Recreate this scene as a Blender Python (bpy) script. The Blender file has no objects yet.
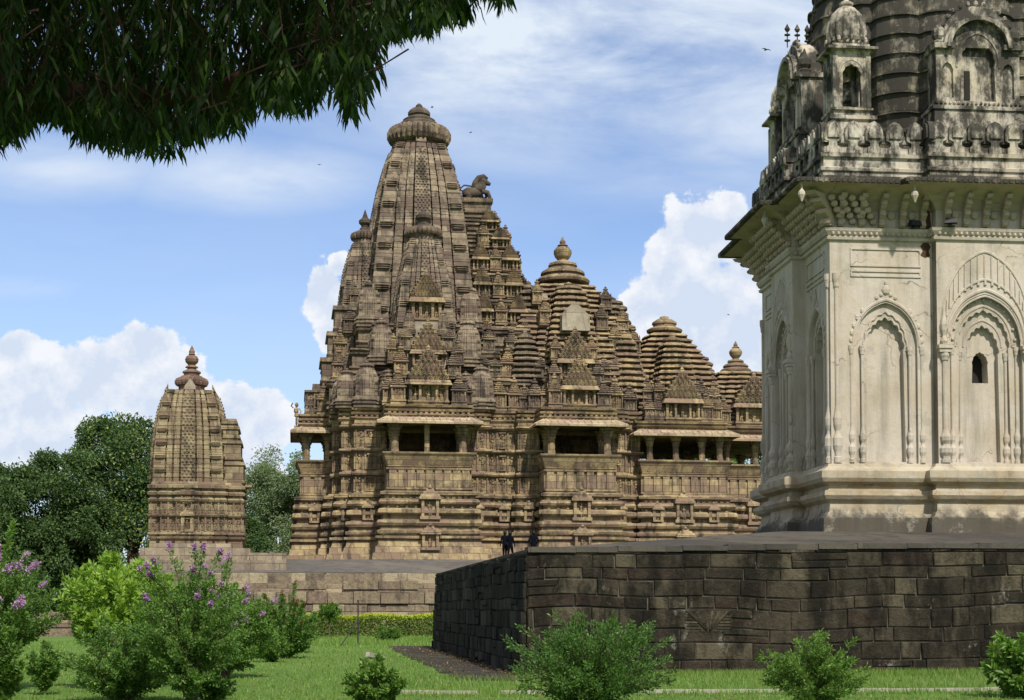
import bpy, math, random
from mathutils import Vector, Matrix
from mathutils.geometry import tessellate_polygon
R = math.radians
sc = bpy.context.scene
COL = sc.collection

# ------------------------------------------------------------------ camera
cam_d = bpy.data.cameras.new('camera')
cam = bpy.data.objects.new('camera', cam_d)
COL.objects.link(cam)
cam.location = (0, 0, 1.6)
cam.rotation_euler = (R(92.5), 0, 0)
cam_d.sensor_width = 36
cam_d.lens = 1500 / 1024 * 36
cam_d.shift_y = (255 - 1500 * math.tan(R(2.5))) / 1024
cam_d.clip_start = 0.1
cam_d.clip_end = 6000
sc.camera = cam

# ------------------------------------------------------------------ light
SUN_EL, SUN_AZ = 49, 160      # azimuth: clockwise from +Y (the view direction)
SUN_DIR = Vector((math.sin(R(SUN_AZ)) * math.cos(R(SUN_EL)), math.cos(R(SUN_AZ)) * math.cos(R(SUN_EL)), math.sin(R(SUN_EL))))
sun_d = bpy.data.lights.new('sun', 'SUN')
sun_d.energy = 3.7
sun_d.angle = R(2.5)
sun_d.color = (1.0, 0.93, 0.82)
sun = bpy.data.objects.new('sun', sun_d)
COL.objects.link(sun)
sun.rotation_euler = SUN_DIR.to_track_quat('Z', 'Y').to_euler()

world = bpy.data.worlds.new('World')
sc.world = world
world.use_nodes = True
NT = world.node_tree
NT.nodes.clear()
sc.view_settings.view_transform = 'Standard'
sc.view_settings.look = 'None'
sc.view_settings.exposure = 0.5
sc.view_settings.gamma = 1
sc.cycles.max_bounces = 6
sc.cycles.transparent_max_bounces = 8
sc.cycles.use_denoising = True


class NG:
    """small helper to write node graphs as expressions"""
    def __init__(s, nt): s.nt = nt; s.x = 0
    def n(s, t, **k):
        q = s.nt.nodes.new(t)
        for a, b in k.items(): setattr(q, a, b)
        return q
    def put(s, sock, v):
        if isinstance(v, bpy.types.NodeSocket): s.nt.links.new(v, sock)
        elif isinstance(v, (tuple, list)) and len(v) == 3 and sock.type == 'RGBA': sock.default_value = (*v, 1)
        else: sock.default_value = v
    def m(s, op, a, b=0.0, c=0.0, clamp=False):
        q = s.n('ShaderNodeMath', operation=op, use_clamp=clamp)
        s.put(q.inputs[0], a); s.put(q.inputs[1], b)
        if op in ('MULTIPLY_ADD', 'SMOOTH_MIN', 'SMOOTH_MAX'): s.put(q.inputs[2], c)
        return q.outputs[0]
    def mapr(s, v, a, b, c=0.0, d=1.0, smooth=False):
        q = s.n('ShaderNodeMapRange')
        if smooth: q.interpolation_type = 'SMOOTHSTEP'
        for i, w in enumerate((v, a, b, c, d)): s.put(q.inputs[i], w)
        return q.outputs[0]
    def mix(s, f, a, b, mode='MIX'):
        q = s.n('ShaderNodeMix', data_type='RGBA', blend_type=mode)
        s.put(q.inputs[0], f); s.put(q.inputs[6], a); s.put(q.inputs[7], b)
        return q.outputs[2]
    def noise(s, vec, scale, detail=4, rough=0.55, dist=0.0):
        q = s.n('ShaderNodeTexNoise')
        if vec is not None: s.put(q.inputs['Vector'], vec)
        q.inputs['Scale'].default_value = scale; q.inputs['Detail'].default_value = detail
        q.inputs['Roughness'].default_value = rough; q.inputs['Distortion'].default_value = dist
        return q.outputs[0]
    def voro(s, vec, scale, feature='F1', out=0):
        q = s.n('ShaderNodeTexVoronoi', feature=feature)
        s.put(q.inputs['Vector'], vec); q.inputs['Scale'].default_value = scale
        return q.outputs[out]
    def scl(s, vec, x, y, z, ox=0, oy=0, oz=0):
        q = s.n('ShaderNodeMapping')
        s.put(q.inputs[0], vec); q.inputs[3].default_value = (x, y, z); q.inputs[1].default_value = (ox, oy, oz)
        return q.outputs[0]
    def sep(s, vec):
        q = s.n('ShaderNodeSeparateXYZ'); s.put(q.inputs[0], vec); return q.outputs
    def comb(s, x, y, z):
        q = s.n('ShaderNodeCombineXYZ'); s.put(q.inputs[0], x); s.put(q.inputs[1], y); s.put(q.inputs[2], z); return q.outputs[0]


# ------------------------------------------------------------------ sky with clouds (by direction, infinitely far)
def make_world():
    g = NG(NT)
    out = g.n('ShaderNodeOutputWorld'); bg = g.n('ShaderNodeBackground')
    NT.links.new(bg.outputs[0], out.inputs[0])
    sky = g.n('ShaderNodeTexSky', sky_type='NISHITA', sun_disc=False)
    sky.sun_elevation = R(SUN_EL); sky.sun_rotation = R(SUN_AZ)
    sky.air_density = 1.0; sky.dust_density = 0.6; sky.ozone_density = 1.6; sky.altitude = 200
    tc = g.n('ShaderNodeTexCoord')
    d = g.sep(tc.outputs['Generated'])
    yy = g.m('MAXIMUM', d[1], 0.08)
    a = g.m('DIVIDE', d[0], yy); b = g.m('DIVIDE', d[2], yy)
    P = g.comb(a, b, 0.0)
    w1 = g.noise(P, 9, 6, 0.6); w2 = g.noise(g.scl(P, 1, 1, 1, 3.1, 1.7), 9, 6, 0.6)
    # puffy cumulus: (px, py, rx, ry) measured as directions
    blobs = [(28, 398, 62, 54), (95, 375, 55, 45), (140, 352, 42, 32), (165, 400, 60, 60), (12, 350, 26, 22), (70, 445, 100, 36),
             (228, 420, 42, 42), (262, 425, 36, 36), (215, 465, 80, 40),
             (322, 292, 24, 36), (338, 262, 14, 14), (335, 330, 26, 30),
             (705, 232, 48, 44), (735, 212, 22, 26), (672, 262, 30, 34), (700, 300, 75, 55), (645, 305, 28, 22), (745, 330, 60, 80), (690, 345, 60, 40),
             (1300, 300, 200, 90), (-500, 380, 260, 80)]
    f = None
    for (px, py, rx, ry) in blobs:
        ca, cb = (px - 512) / 1500, (605 - py) / 1500
        da = g.m('DIVIDE', g.m('SUBTRACT', a, ca), rx / 1500); db = g.m('DIVIDE', g.m('SUBTRACT', b, cb), ry / 1500)
        r = g.m('SUBTRACT', 1.0, g.m('SQRT', g.m('ADD', g.m('MULTIPLY', da, da), g.m('MULTIPLY', db, db))))
        f = r if f is None else g.m('MAXIMUM', f, r)
    f = g.m('MAXIMUM', f, -1.0)
    puff = g.noise(P, 26, 9, 0.62)
    fluff = g.m('MULTIPLY', g.m('SUBTRACT', puff, 0.5), 1.9)
    cf = g.m('ADD', f, fluff)
    cf = g.m('ADD', cf, g.m('MULTIPLY', g.m('SUBTRACT', g.noise(P, 95, 6, 0.6), 0.5), 0.2))
    cum = g.mapr(cf, 0.0, 0.17, smooth=True)
    # thin high cloud
    th = g.noise(g.scl(P, 1.0, 2.6, 1, 0.3, 0.9), 4.2, 8, 0.6, 0.6)
    th2 = g.noise(g.scl(P, 1.0, 3.4, 1, 5.3, 2.9), 9, 7, 0.6, 0.3)
    band = None
    for (px, py, rx, ry, k) in [(600, 45, 360, 120, 1.9), (250, 172, 140, 38, 1.0), (60, 165, 120, 34, .9), (700, 110, 90, 25, .5), (15, 285, 60, 14, .5), (760, 60, 320, 140, 1.4), (20, 178, 40, 16, .6), (560, 20, 200, 60, .5)]:
        ca, cb = (px - 512) / 1500, (605 - py) / 1500
        da = g.m('DIVIDE', g.m('SUBTRACT', a, ca), rx / 1500); db = g.m('DIVIDE', g.m('SUBTRACT', b, cb), ry / 1500)
        r = g.m('MULTIPLY', g.m('SUBTRACT', 1.15, g.m('SQRT', g.m('ADD', g.m('MULTIPLY', da, da), g.m('MULTIPLY', db, db))), clamp=True), k)
        band = r if band is None else g.m('MAXIMUM', band, r)
    thin = g.m('MULTIPLY', g.mapr(g.m('ADD', g.m('MULTIPLY', th, 0.7), g.m('MULTIPLY', th2, 0.3)), 0.24, 0.68, smooth=True), g.m('ADD', band, 0.16))
    thin = g.m('MULTIPLY', thin, 0.9, clamp=True)
    # cloud light: brighter upper rims, blue-grey inside
    core = g.mapr(g.m('ADD', f, g.m('MULTIPLY', g.m('SUBTRACT', g.noise(g.scl(P, 1, 1, 1, 0.0, -0.012), 26, 8, 0.6), puff), 3.2)), -0.1, 0.75)
    ccol = g.mix(core, (7.7, 7.85, 8.2), (5.6, 6.3, 7.5))
    # everything below uses sky radiance units (x strength)
    base = g.mix(1.0, sky.outputs[0], (SKYM[0], SKYM[1], SKYM[2]), 'MULTIPLY')
    c = g.mix(thin, base, (6.5, 7.2, 8.1))
    haze = g.mapr(b, 0.0, 0.24, 0.6, 0.03)
    c = g.mix(haze, c, (4.9, 5.9, 7.5))
    # unseen broken cloud added overhead and behind the viewer for soft neutral fill
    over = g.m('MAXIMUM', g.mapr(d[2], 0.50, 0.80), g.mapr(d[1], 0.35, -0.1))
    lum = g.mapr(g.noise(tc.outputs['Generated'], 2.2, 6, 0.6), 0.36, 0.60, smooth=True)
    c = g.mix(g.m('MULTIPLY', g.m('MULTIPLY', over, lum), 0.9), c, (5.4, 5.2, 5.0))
    c = g.mix(g.m('MULTIPLY', cum, 0.96), c, ccol)
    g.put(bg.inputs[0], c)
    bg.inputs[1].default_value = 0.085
SKYM = (1.14, 1.18, 1.34)
make_world()


# ------------------------------------------------------------------ tagging
def tag(o, label=None, cat=None, group=None, kind=None):
    if label: o['label'] = label
    if cat: o['category'] = cat
    if group: o['group'] = group
    if kind: o['kind'] = kind
    return o

def thing(name, label, cat, loc=(0, 0, 0), rz=0, group=None):
    o = bpy.data.objects.new(name, None); COL.objects.link(o)
    o.location = loc; o.rotation_euler = (0, 0, rz); o.empty_display_size = 0.3
    return tag(o, label, cat, group)

def inst(name, mesh, parent, loc=(0, 0, 0), rz=0, s=1.0):
    o = bpy.data.objects.new(name, mesh); COL.objects.link(o)
    o.parent = parent; o.location = loc; o.rotation_euler = (0, 0, rz)
    o.scale = s if isinstance(s, tuple) else (s, s, s)
    return o


# ------------------------------------------------------------------ mesh building
class MB:
    def __init__(s): s.v = []; s.f = []; s.mi = []; s.M = None; s.cur = 0
    def add(s, vs, fs):
        b = len(s.v)
        if s.M is not None: vs = [tuple(s.M @ Vector(p)) for p in vs]
        s.v.extend(vs)
        s.f.extend([tuple(b + i for i in q) for q in fs])
        s.mi.extend([s.cur] * len(fs))
    def box(s, x0, x1, y0, y1, z0, z1):
        s.add([(x0, y0, z0), (x1, y0, z0), (x1, y1, z0), (x0, y1, z0), (x0, y0, z1), (x1, y0, z1), (x1, y1, z1), (x0, y1, z1)],
              [(0, 3, 2, 1), (4, 5, 6, 7), (0, 1, 5, 4), (1, 2, 6, 5), (2, 3, 7, 6), (3, 0, 4, 7)])
    def frus(s, x0, x1, y0, y1, z0, z1, i):
        s.add([(x0, y0, z0), (x1, y0, z0), (x1, y1, z0), (x0, y1, z0), (x0 + i, y0 + i, z1), (x1 - i, y0 + i, z1), (x1 - i, y1 - i, z1), (x0 + i, y1 - i, z1)],
              [(0, 3, 2, 1), (4, 5, 6, 7), (0, 1, 5, 4), (1, 2, 6, 5), (2, 3, 7, 6), (3, 0, 4, 7)])
    def loft(s, rings, cap0=True, cap1=True):
        n = len(rings[0]); vs = [p for r in rings for p in r]; fs = []
        for k in range(len(rings) - 1):
            for i in range(n):
                j = (i + 1) % n
                fs.append((k * n + i, k * n + j, (k + 1) * n + j, (k + 1) * n + i))
        if cap0: fs.append(tuple(range(n - 1, -1, -1)))
        if cap1: b = (len(rings) - 1) * n; fs.append(tuple(range(b, b + n)))
        s.add(vs, fs)
    def plan(s, poly, prof, cap0=False, cap1=True):
        s.loft([[(x, y, z) for x, y in offs(poly, o)] for z, o in prof], cap0, cap1)
    def lathe(s, cx, cy, prof, n=12, lobes=0, amp=0.0, ph=0.0, sx=1, sy=1, cap=True):
        rings = []
        for r, z in prof:
            ring = []
            for i in range(n):
                t = 2 * math.pi * i / n + ph
                rr = r * (1 - amp * (0.5 - 0.5 * math.cos(lobes * t))) if lobes else r
                ring.append((cx + rr * math.cos(t) * sx, cy + rr * math.sin(t) * sy, z))
            rings.append(ring)
        s.loft(rings, cap, cap)
    def ell(s, cx, cy, cz, rx, ry, rz, n=6, m=4):
        s.lathe(cx, cy, [(math.sin(math.pi * (k + .25) / (m + .5)) * rx, cz - math.cos(math.pi * (k + .25) / (m + .5)) * rz) for k in range(m + 1)], n, sy=ry / rx)
    def tube(s, pts, rad, n=6):
        rings = []
        for i, p in enumerate(pts):
            p = Vector(p); q = Vector(pts[min(i + 1, len(pts) - 1)]); o = Vector(pts[max(i - 1, 0)])
            d = (q - o).normalized(); u = d.cross(Vector((0.13, 0.31, 0.94))); u = u.normalized() if u.length > 1e-3 else Vector((1, 0, 0)); w = d.cross(u)
            r = rad[i] if isinstance(rad, (list, tuple)) else rad
            rings.append([tuple(p + (u * math.cos(2 * math.pi * k / n) + w * math.sin(2 * math.pi * k / n)) * r) for k in range(n)])
        s.loft(rings)
    def build(s, name, mats, parent=None, smooth=False, loc=None, link=True, jit=0.0):
        me = bpy.data.meshes.new(name)
        if jit:
            jr = random.Random(len(s.v)); s.v = [(x + jr.uniform(-jit, jit), y + jr.uniform(-jit, jit), z + jr.uniform(-jit, jit) * .8) for x, y, z in s.v]
        me.from_pydata(s.v, [], s.f)
        for m in (mats if isinstance(mats, (list, tuple)) else [mats]): me.materials.append(m)
        if any(s.mi): me.polygons.foreach_set('material_index', s.mi)
        if smooth: me.polygons.foreach_set('use_smooth', [True] * len(me.polygons))
        me.update()
        if not link: return me
        o = bpy.data.objects.new(name, me); COL.objects.link(o)
        if parent: o.parent = parent
        if loc: o.location = loc
        return o

def offs(poly, d):
    if abs(d) < 1e-9: return list(poly)
    n = len(poly); out = []
    for i in range(n):
        x0, y0 = poly[i - 1]; x1, y1 = poly[i]; x2, y2 = poly[(i + 1) % n]
        ax, ay = x1 - x0, y1 - y0; bx, by = x2 - x1, y2 - y1
        la = math.hypot(ax, ay) or 1; lb = math.hypot(bx, by) or 1
        n1 = (ay / la, -ax / la); n2 = (by / lb, -bx / lb)
        mx, my = n1[0] + n2[0], n1[1] + n2[1]; q = n1[0] * mx + n1[1] * my
        if abs(q) < 1e-4: out.append((x1 + n1[0] * d, y1 + n1[1] * d))
        else: out.append((x1 + mx * d / q, y1 + my * d / q))
    return out

def subd(poly, step=.9, seed=5):
    r = random.Random(seed); out = []; n = len(poly)
    for i in range(n):
        a = poly[i]; b = poly[(i + 1) % n]; L = math.hypot(b[0] - a[0], b[1] - a[1]); k = max(1, int(L / step)); out.append(a)
        for j in range(1, k):
            t = (j + r.uniform(-.25, .25)) / k; out.append((a[0] + (b[0] - a[0]) * t, a[1] + (b[1] - a[1]) * t))
    return out

def rect(x0, x1, y0, y1): return [(x0, y0), (x1, y0), (x1, y1), (x0, y1)]

def ratha(h, steps, slot=0.0, sd=0.0, hy=None):
    """stepped square plan, counter-clockwise; steps = [(half width, protrusion)...] outermost first"""
    side = []
    side.append((-h, 0.0))
    p0 = 0.0
    for w, p in steps:
        if slot:
            side += [(-w - slot, p0), (-w - slot, -sd), (-w, -sd), (-w, p)]
        else: side += [(-w, p0), (-w, p)]
        p0 = p
    side = side + [(-t, p) for t, p in reversed(side[1:])]
    pts = []
    hy = hy or h
    for k in range(4):
        for t, p in side:
            if k == 0: pts.append((t, -h - p))
            if k == 1: pts.append((h + p, t))
            if k == 2: pts.append((-t, h + p))
            if k == 3: pts.append((-h - p, -t))
    return pts

def edge_frames(poly, minlen=0.3, skip_north=True):
    n = len(poly)
    for i in range(n):
        x0, y0 = poly[i]; x1, y1 = poly[(i + 1) % n]
        dx, dy = x1 - x0, y1 - y0; L = math.hypot(dx, dy)
        if L < minlen: continue
        nx, ny = dy / L, -dx / L
        if skip_north and ny > 0.5: continue
        # local x along the edge, local y = inward, z up; origin at edge start
        yield Matrix(((dx / L, -nx, 0, x0), (dy / L, -ny, 0, y0), (0, 0, 1, 0), (0, 0, 0, 1))), L

def dentils(mb, poly, z0, z1, pitch=0.28, w=0.16, d=0.06, minlen=0.3):
    keep = mb.M
    for F, L in edge_frames(poly, minlen):
        mb.M = F if keep is None else keep @ F
        k = max(1, int(L / pitch)); p = L / k
        for i in range(k):
            c = (i + .5) * p
            mb.box(c - w / 2, c + w / 2, -d, 0.01, z0, z1)
    mb.M = keep

# ------------------------------------------------------------------ materials
def new_mat(name):
    m = bpy.data.materials.new(name); m.use_nodes = True
    nt = m.node_tree; nt.nodes.clear()
    g = NG(nt)
    out = g.n('ShaderNodeOutputMaterial'); p = g.n('ShaderNodeBsdfPrincipled')
    nt.links.new(p.outputs[0], out.inputs[0])
    return m, g, p, out

def coords(g, ref=None):
    tc = g.n('ShaderNodeTexCoord')
    if ref is not None: tc.object = ref; return tc.outputs['Object']
    return g.n('ShaderNodeNewGeometry').outputs['Position']

def bump(g, p, h, strength, dist):
    b = g.n('ShaderNodeBump'); g.put(b.inputs['Strength'], strength); g.put(b.inputs['Distance'], dist); g.put(b.inputs['Height'], h)
    g.put(p.inputs['Normal'], b.outputs[0]); return b

def mat_stone(name, ref, cols, dark=(0.05, 0.042, 0.035), dk=0.55, bw=0.9, bh=0.38, carve=0.0, lo=0.50, hi=0.66, joint=0.55):
    m, g, p, out = new_mat(name)
    P = coords(g, ref); s = g.sep(P)
    bv = g.comb(g.m('ADD', s[0], s[1]), s[2], 0.0)
    br = g.n('ShaderNodeTexBrick'); g.put(br.inputs['Vector'], bv)
    br.inputs['Color1'].default_value = (0, 0, 0, 1); br.inputs['Color2'].default_value = (1, 1, 1, 1); br.inputs['Mortar'].default_value = (.5, .5, .5, 1)
    br.inputs['Scale'].default_value = 1.0; br.inputs['Brick Width'].default_value = bw; br.inputs['Row Height'].default_value = bh
    br.inputs['Mortar Size'].default_value = 0.012; br.inputs['Mortar Smooth'].default_value = 0.4
    rnd = br.outputs[0]
    n1 = g.noise(P, 0.45, 5, 0.6)
    n2 = g.noise(P, 2.3, 6, 0.65)
    f1 = g.mapr(g.m('ADD', g.m('MULTIPLY', rnd, 0.75), g.m('MULTIPLY', n1, 0.9)), 0.5, 1.05)
    c = g.mix(f1, cols[0], cols[1])
    c = g.mix(g.mapr(n2, 0.45, 0.75), c, cols[2])
    f3 = g.mapr(g.m('ADD', g.m('MULTIPLY', g.noise(g.scl(P, 1, 1, 1, 7, 3, 1), 0.8, 4), 0.8), g.m('MULTIPLY', g.m('FRACT', g.m('MULTIPLY', rnd, 7.7)), 0.45)), 0.62, 0.78)
    c = g.mix(f3, c, cols[3])
    # weather stains: vertical runs
    st = g.noise(g.scl(P, 1.5, 1.5, 0.35), 1.0, 7, 0.68)
    c = g.mix(g.m('MULTIPLY', g.mapr(st, lo, hi, smooth=True), dk), c, dark)
    sp = g.noise(P, 7, 5, 0.7)
    c = g.mix(g.mapr(sp, 0.52, 0.8, 0, 0.5), c, dark)
    c = g.mix(g.m('MULTIPLY', br.outputs[1], joint), c, dark)
    g.put(p.inputs['Base Color'], c); p.inputs['Roughness'].default_value = 0.93
    p.inputs['Specular IOR Level'].default_value = 0.15
    h = g.m('ADD', g.m('MULTIPLY', g.noise(P, 12, 8, 0.7), 0.6), g.m('MULTIPLY', br.outputs[1], -0.6))
    if carve:
        v = g.voro(g.scl(P, 1, 1, 1.25), 5.5, 'SMOOTH_F1'); v2 = g.voro(P, 13)
        h = g.m('ADD', h, g.m('MULTIPLY', g.m('ADD', v, g.m('MULTIPLY', v2, 0.7)), -carve))
    bump(g, p, h, 0.9, 0.05)
    return m

def mat_plain(name, col, rough=0.7, var=0.0, sc_=8.0, metal=0.0):
    m, g, p, out = new_mat(name)
    if var:
        n = g.noise(coords(g), sc_, 5)
        g.put(p.inputs['Base Color'], g.mix(n, tuple(c * (1 - var) for c in col), tuple(min(1, c * (1 + var)) for c in col)))
    else: p.inputs['Base Color'].default_value = (*col, 1)
    p.inputs['Roughness'].default_value = rough; p.inputs['Metallic'].default_value = metal
    p.inputs['Specular IOR Level'].default_value = 0.3
    return m

def mat_leaf(name, c1, c2, c3=None, trans=0.35, rough=0.5, big=0.6):
    m, g, p, out = new_mat(name)
    geo = g.n('ShaderNodeNewGeometry')
    rnd = geo.outputs['Random Per Island']
    n = g.noise(geo.outputs['Position'], big, 3)
    f = g.m('ADD', g.m('MULTIPLY', rnd, 0.6), g.m('MULTIPLY', g.mapr(n, 0.35, 0.65), 0.45), clamp=True)
    c = g.mix(f, c1, c2)
    if c3: c = g.mix(g.mapr(rnd, 0.86, 0.93), c, c3)
    g.put(p.inputs['Base Color'], c); p.inputs['Roughness'].default_value = rough
    p.inputs['Specular IOR Level'].default_value = 0.3
    tr = g.n('ShaderNodeBsdfTranslucent'); g.put(tr.inputs[0], g.mix(1.0, c, (1.3, 1.35, 0.5), 'MULTIPLY'))
    mx = g.n('ShaderNodeMixShader'); mx.inputs[0].default_value = trans
    g.nt.links.new(p.outputs[0], mx.inputs[1]); g.nt.links.new(tr.outputs[0], mx.inputs[2]); g.nt.links.new(mx.outputs[0], out.inputs[0])
    return m

def mat_plaster(name, ref, white=(0.66, 0.61, 0.49), black=0.2, lo=0.55, hi=0.72, yellow=0.35, zlo=None, ochre=None):
    m, g, p, out = new_mat(name)
    P = coords(g, ref)
    n1 = g.noise(P, 0.7, 6, 0.6); n2 = g.noise(g.scl(P, 2.2, 2.2, 0.3), 1.0, 8, 0.7); n3 = g.noise(P, 3.5, 8, 0.7)
    c = g.mix(g.mapr(n1, 0.4, 0.65), white, tuple(w * k for w, k in zip(white, (0.86, 0.82, 0.74))))
    c = g.mix(g.m('MULTIPLY', g.mapr(n3, 0.5, 0.75), yellow), c, (0.40, 0.31, 0.17))
    c = g.mix(g.m('MULTIPLY', g.mapr(n2, 0.44, 0.70, smooth=True), 0.62), c, (0.215, 0.20, 0.165))
    c = g.mix(g.mapr(g.noise(P, 9, 9, 0.8), 0.52, 0.72, 0, .30), c, (0.30, 0.27, 0.20))
    if ochre:
        zz = g.sep(P)[2]; band = g.m('MULTIPLY', g.mapr(zz, ochre[0], ochre[0] + .3, 0, 1), g.mapr(zz, ochre[1], ochre[1] + .5, 1, 0))
        c = g.mix(g.m('MULTIPLY', band, g.mapr(g.noise(g.scl(P, .8, .8, 2.2), 1.0, 8, .7), .42, .62, .0, .8)), c, (.26, .185, .09))
    # black algae growth in patches with its own outline
    al = g.m('ADD', g.m('MULTIPLY', g.noise(g.scl(P, 1, 1, 0.7, 4, 1, 2), 1.3, 9, 0.72), 0.65), g.m('MULTIPLY', n2, 0.35))
    if zlo is not None:
        z = g.sep(P)[2]
        al = g.m('ADD', al, g.mapr(z, zlo[0], zlo[1], zlo[2], 0.0))
    c = g.mix(g.m('MULTIPLY', g.mapr(al, lo, hi, smooth=True), black), c, (0.035, 0.033, 0.028))
    wv = g.comb(g.m('ADD', g.sep(P)[0], g.m('MULTIPLY', g.noise(P, 1.3, 5), .9)), g.sep(P)[1], g.m('ADD', g.sep(P)[2], g.m('MULTIPLY', g.noise(g.scl(P, 1, 1, 1, 3, 3, 3), 1.3, 5), .9)))
    vd = g.voro(wv, .75, 'DISTANCE_TO_EDGE')
    crk = g.m('MULTIPLY', g.mapr(vd, .0, .010, 1, 0), g.mapr(g.noise(P, .5, 2), .48, .56))
    c = g.mix(g.m('MULTIPLY', crk, .75), c, (.07, .06, .045))
    flk = g.noise(g.scl(P, 1, 1, 1, 11, 7, 2), 1.1, 10, .78)
    c = g.mix(g.mapr(flk, .57, .60, 0, .5), c, (.30, .275, .225))
    g.put(p.inputs['Base Color'], c); p.inputs['Roughness'].default_value = 0.85; p.inputs['Specular IOR Level'].default_value = 0.2
    h = g.m('ADD', g.noise(P, 6, 8, 0.65), g.m('MULTIPLY', g.noise(P, 30, 4), 0.25))
    bump(g, p, h, 0.5, 0.03)
    return m

def mat_wall(name, ref, cols, mort, dk=0.6, bw=0.95, bh=0.42, streak=False, lo=.42, hi=.62):
    """rough block masonry: irregular courses"""
    m, g, p, out = new_mat(name)
    P = coords(g, ref); s = g.sep(P)
    w = g.m('MULTIPLY', g.m('SUBTRACT', g.noise(P, 0.35, 2), 0.5), 0.45)
    w2 = g.m('MULTIPLY', g.m('SUBTRACT', g.noise(g.scl(P, 1, 1, 1, 9, 9, 9), 1.6, 3), 0.5), 0.16)
    bv = g.comb(g.m('ADD', g.m('ADD', s[0], s[1]), w2), g.m('ADD', s[2], g.m('ADD', w, w2)), 0.0)
    br = g.n('ShaderNodeTexBrick'); g.put(br.inputs['Vector'], bv)
    br.offset = 0.37; br.squash = 0.62; br.squash_frequency = 3; br.offset_frequency = 2
    br.inputs['Color1'].default_value = (0, 0, 0, 1); br.inputs['Color2'].default_value = (1, 1, 1, 1); br.inputs['Mortar'].default_value = (.5, .5, .5, 1)
    br.inputs['Scale'].default_value = 1.0; br.inputs['Brick Width'].default_value = bw; br.inputs['Row Height'].default_value = bh
    br.inputs['Mortar Size'].default_value = 0.022; br.inputs['Mortar Smooth'].default_value = 0.5
    rnd = br.outputs[0]
    n1 = g.noise(P, 0.8, 5, 0.65); n2 = g.noise(P, 3.5, 7, 0.7); n3 = g.noise(g.scl(P, 1, 1, 1, 3, 8, 5), 1.2, 7, 0.7)
    c = g.mix(g.mapr(g.m('ADD', g.m('MULTIPLY', rnd, 1.0), g.m('MULTIPLY', n1, 0.5)), 0.35, 1.1), cols[0], cols[1])
    c = g.mix(g.mapr(n2, 0.5, 0.7, 0, .7), c, cols[2])
    c = g.mix(g.mapr(g.m('ADD', n3, g.m('MULTIPLY', rnd, -0.3)), 0.38, 0.56, 0, .85), c, cols[3])
    c = g.mix(g.m('MULTIPLY', br.outputs[1], g.mapr(g.noise(g.scl(P, 1, 1, 1, 2, 6, 4), 1.7, 4), 0.42, 0.62, 0.0, 0.8)), c, mort)
    if streak: st = g.m('ADD', g.m('MULTIPLY', g.noise(g.scl(P, 2.2, 2.2, 0.3), 1.0, 8, 0.72), .6), g.m('MULTIPLY', g.noise(P, 1.6, 7, .7), .4))
    else: st = g.noise(g.scl(P, 0.9, 0.9, 0.6), 1.0, 8, 0.7)
    c = g.mix(g.m('MULTIPLY', g.mapr(st, lo, hi, smooth=True), dk), c, (0.012, 0.011, 0.009))
    wh = g.noise(g.scl(P, 2.0, 2.0, 1.0, 5, 5, 5), 1.0, 8, 0.75)
    c = g.mix(g.mapr(wh, 0.66, 0.76, 0, .65), c, (0.30, 0.29, 0.26))
    g.put(p.inputs['Base Color'], c); p.inputs['Roughness'].default_value = 0.95; p.inputs['Specular IOR Level'].default_value = 0.1
    h = g.m('ADD', g.m('MULTIPLY', g.noise(P, 7, 9, 0.72), 0.8), g.m('MULTIPLY', br.outputs[1], -0.7))
    bump(g, p, h, 1.0, 0.06)
    return m

def mat_blocks(name, ref, cols, dark=(.012, .011, .009), dk=.6, lo=.46, hi=.62, white=.5, streak=1.0):
    """separately laid stones: one tint per block"""
    m, g, p, out = new_mat(name); P = coords(g, ref)
    rnd = g.n('ShaderNodeNewGeometry').outputs['Random Per Island']
    r2 = g.m('FRACT', g.m('MULTIPLY', rnd, 17.3))
    n2 = g.noise(P, 2.6, 8, .72); n3 = g.noise(P, 9, 8, .75)
    c = g.mix(rnd, cols[0], cols[1]); c = g.mix(g.mapr(r2, .72, .80), c, cols[2]); c = g.mix(g.mapr(g.m('FRACT', g.m('MULTIPLY', rnd, 31.7)), .86, .9), c, cols[3])
    c = g.mix(g.mapr(n2, .48, .68, 0, .55), c, cols[2])
    st = g.noise(g.scl(P, 1.2, 1.2, .45 * streak), 1.0, 8, .72)
    c = g.mix(g.m('MULTIPLY', g.mapr(st, lo, hi, smooth=True), dk), c, dark)
    c = g.mix(g.mapr(n3, .52, .72, 0, .55), c, dark)
    c = g.mix(g.m('MULTIPLY', g.mapr(g.noise(g.scl(P, 1.5, 1.5, .9, 5, 5, 5), 1.0, 9, .78), .60, .70), white), c, (.30, .285, .25))
    g.put(p.inputs['Base Color'], c); p.inputs['Roughness'].default_value = .95; p.inputs['Specular IOR Level'].default_value = .12
    bump(g, p, g.m('ADD', g.noise(P, 6, 9, .75), g.m('MULTIPLY', n3, .4)), 1.0, .09)
    return m

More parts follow.
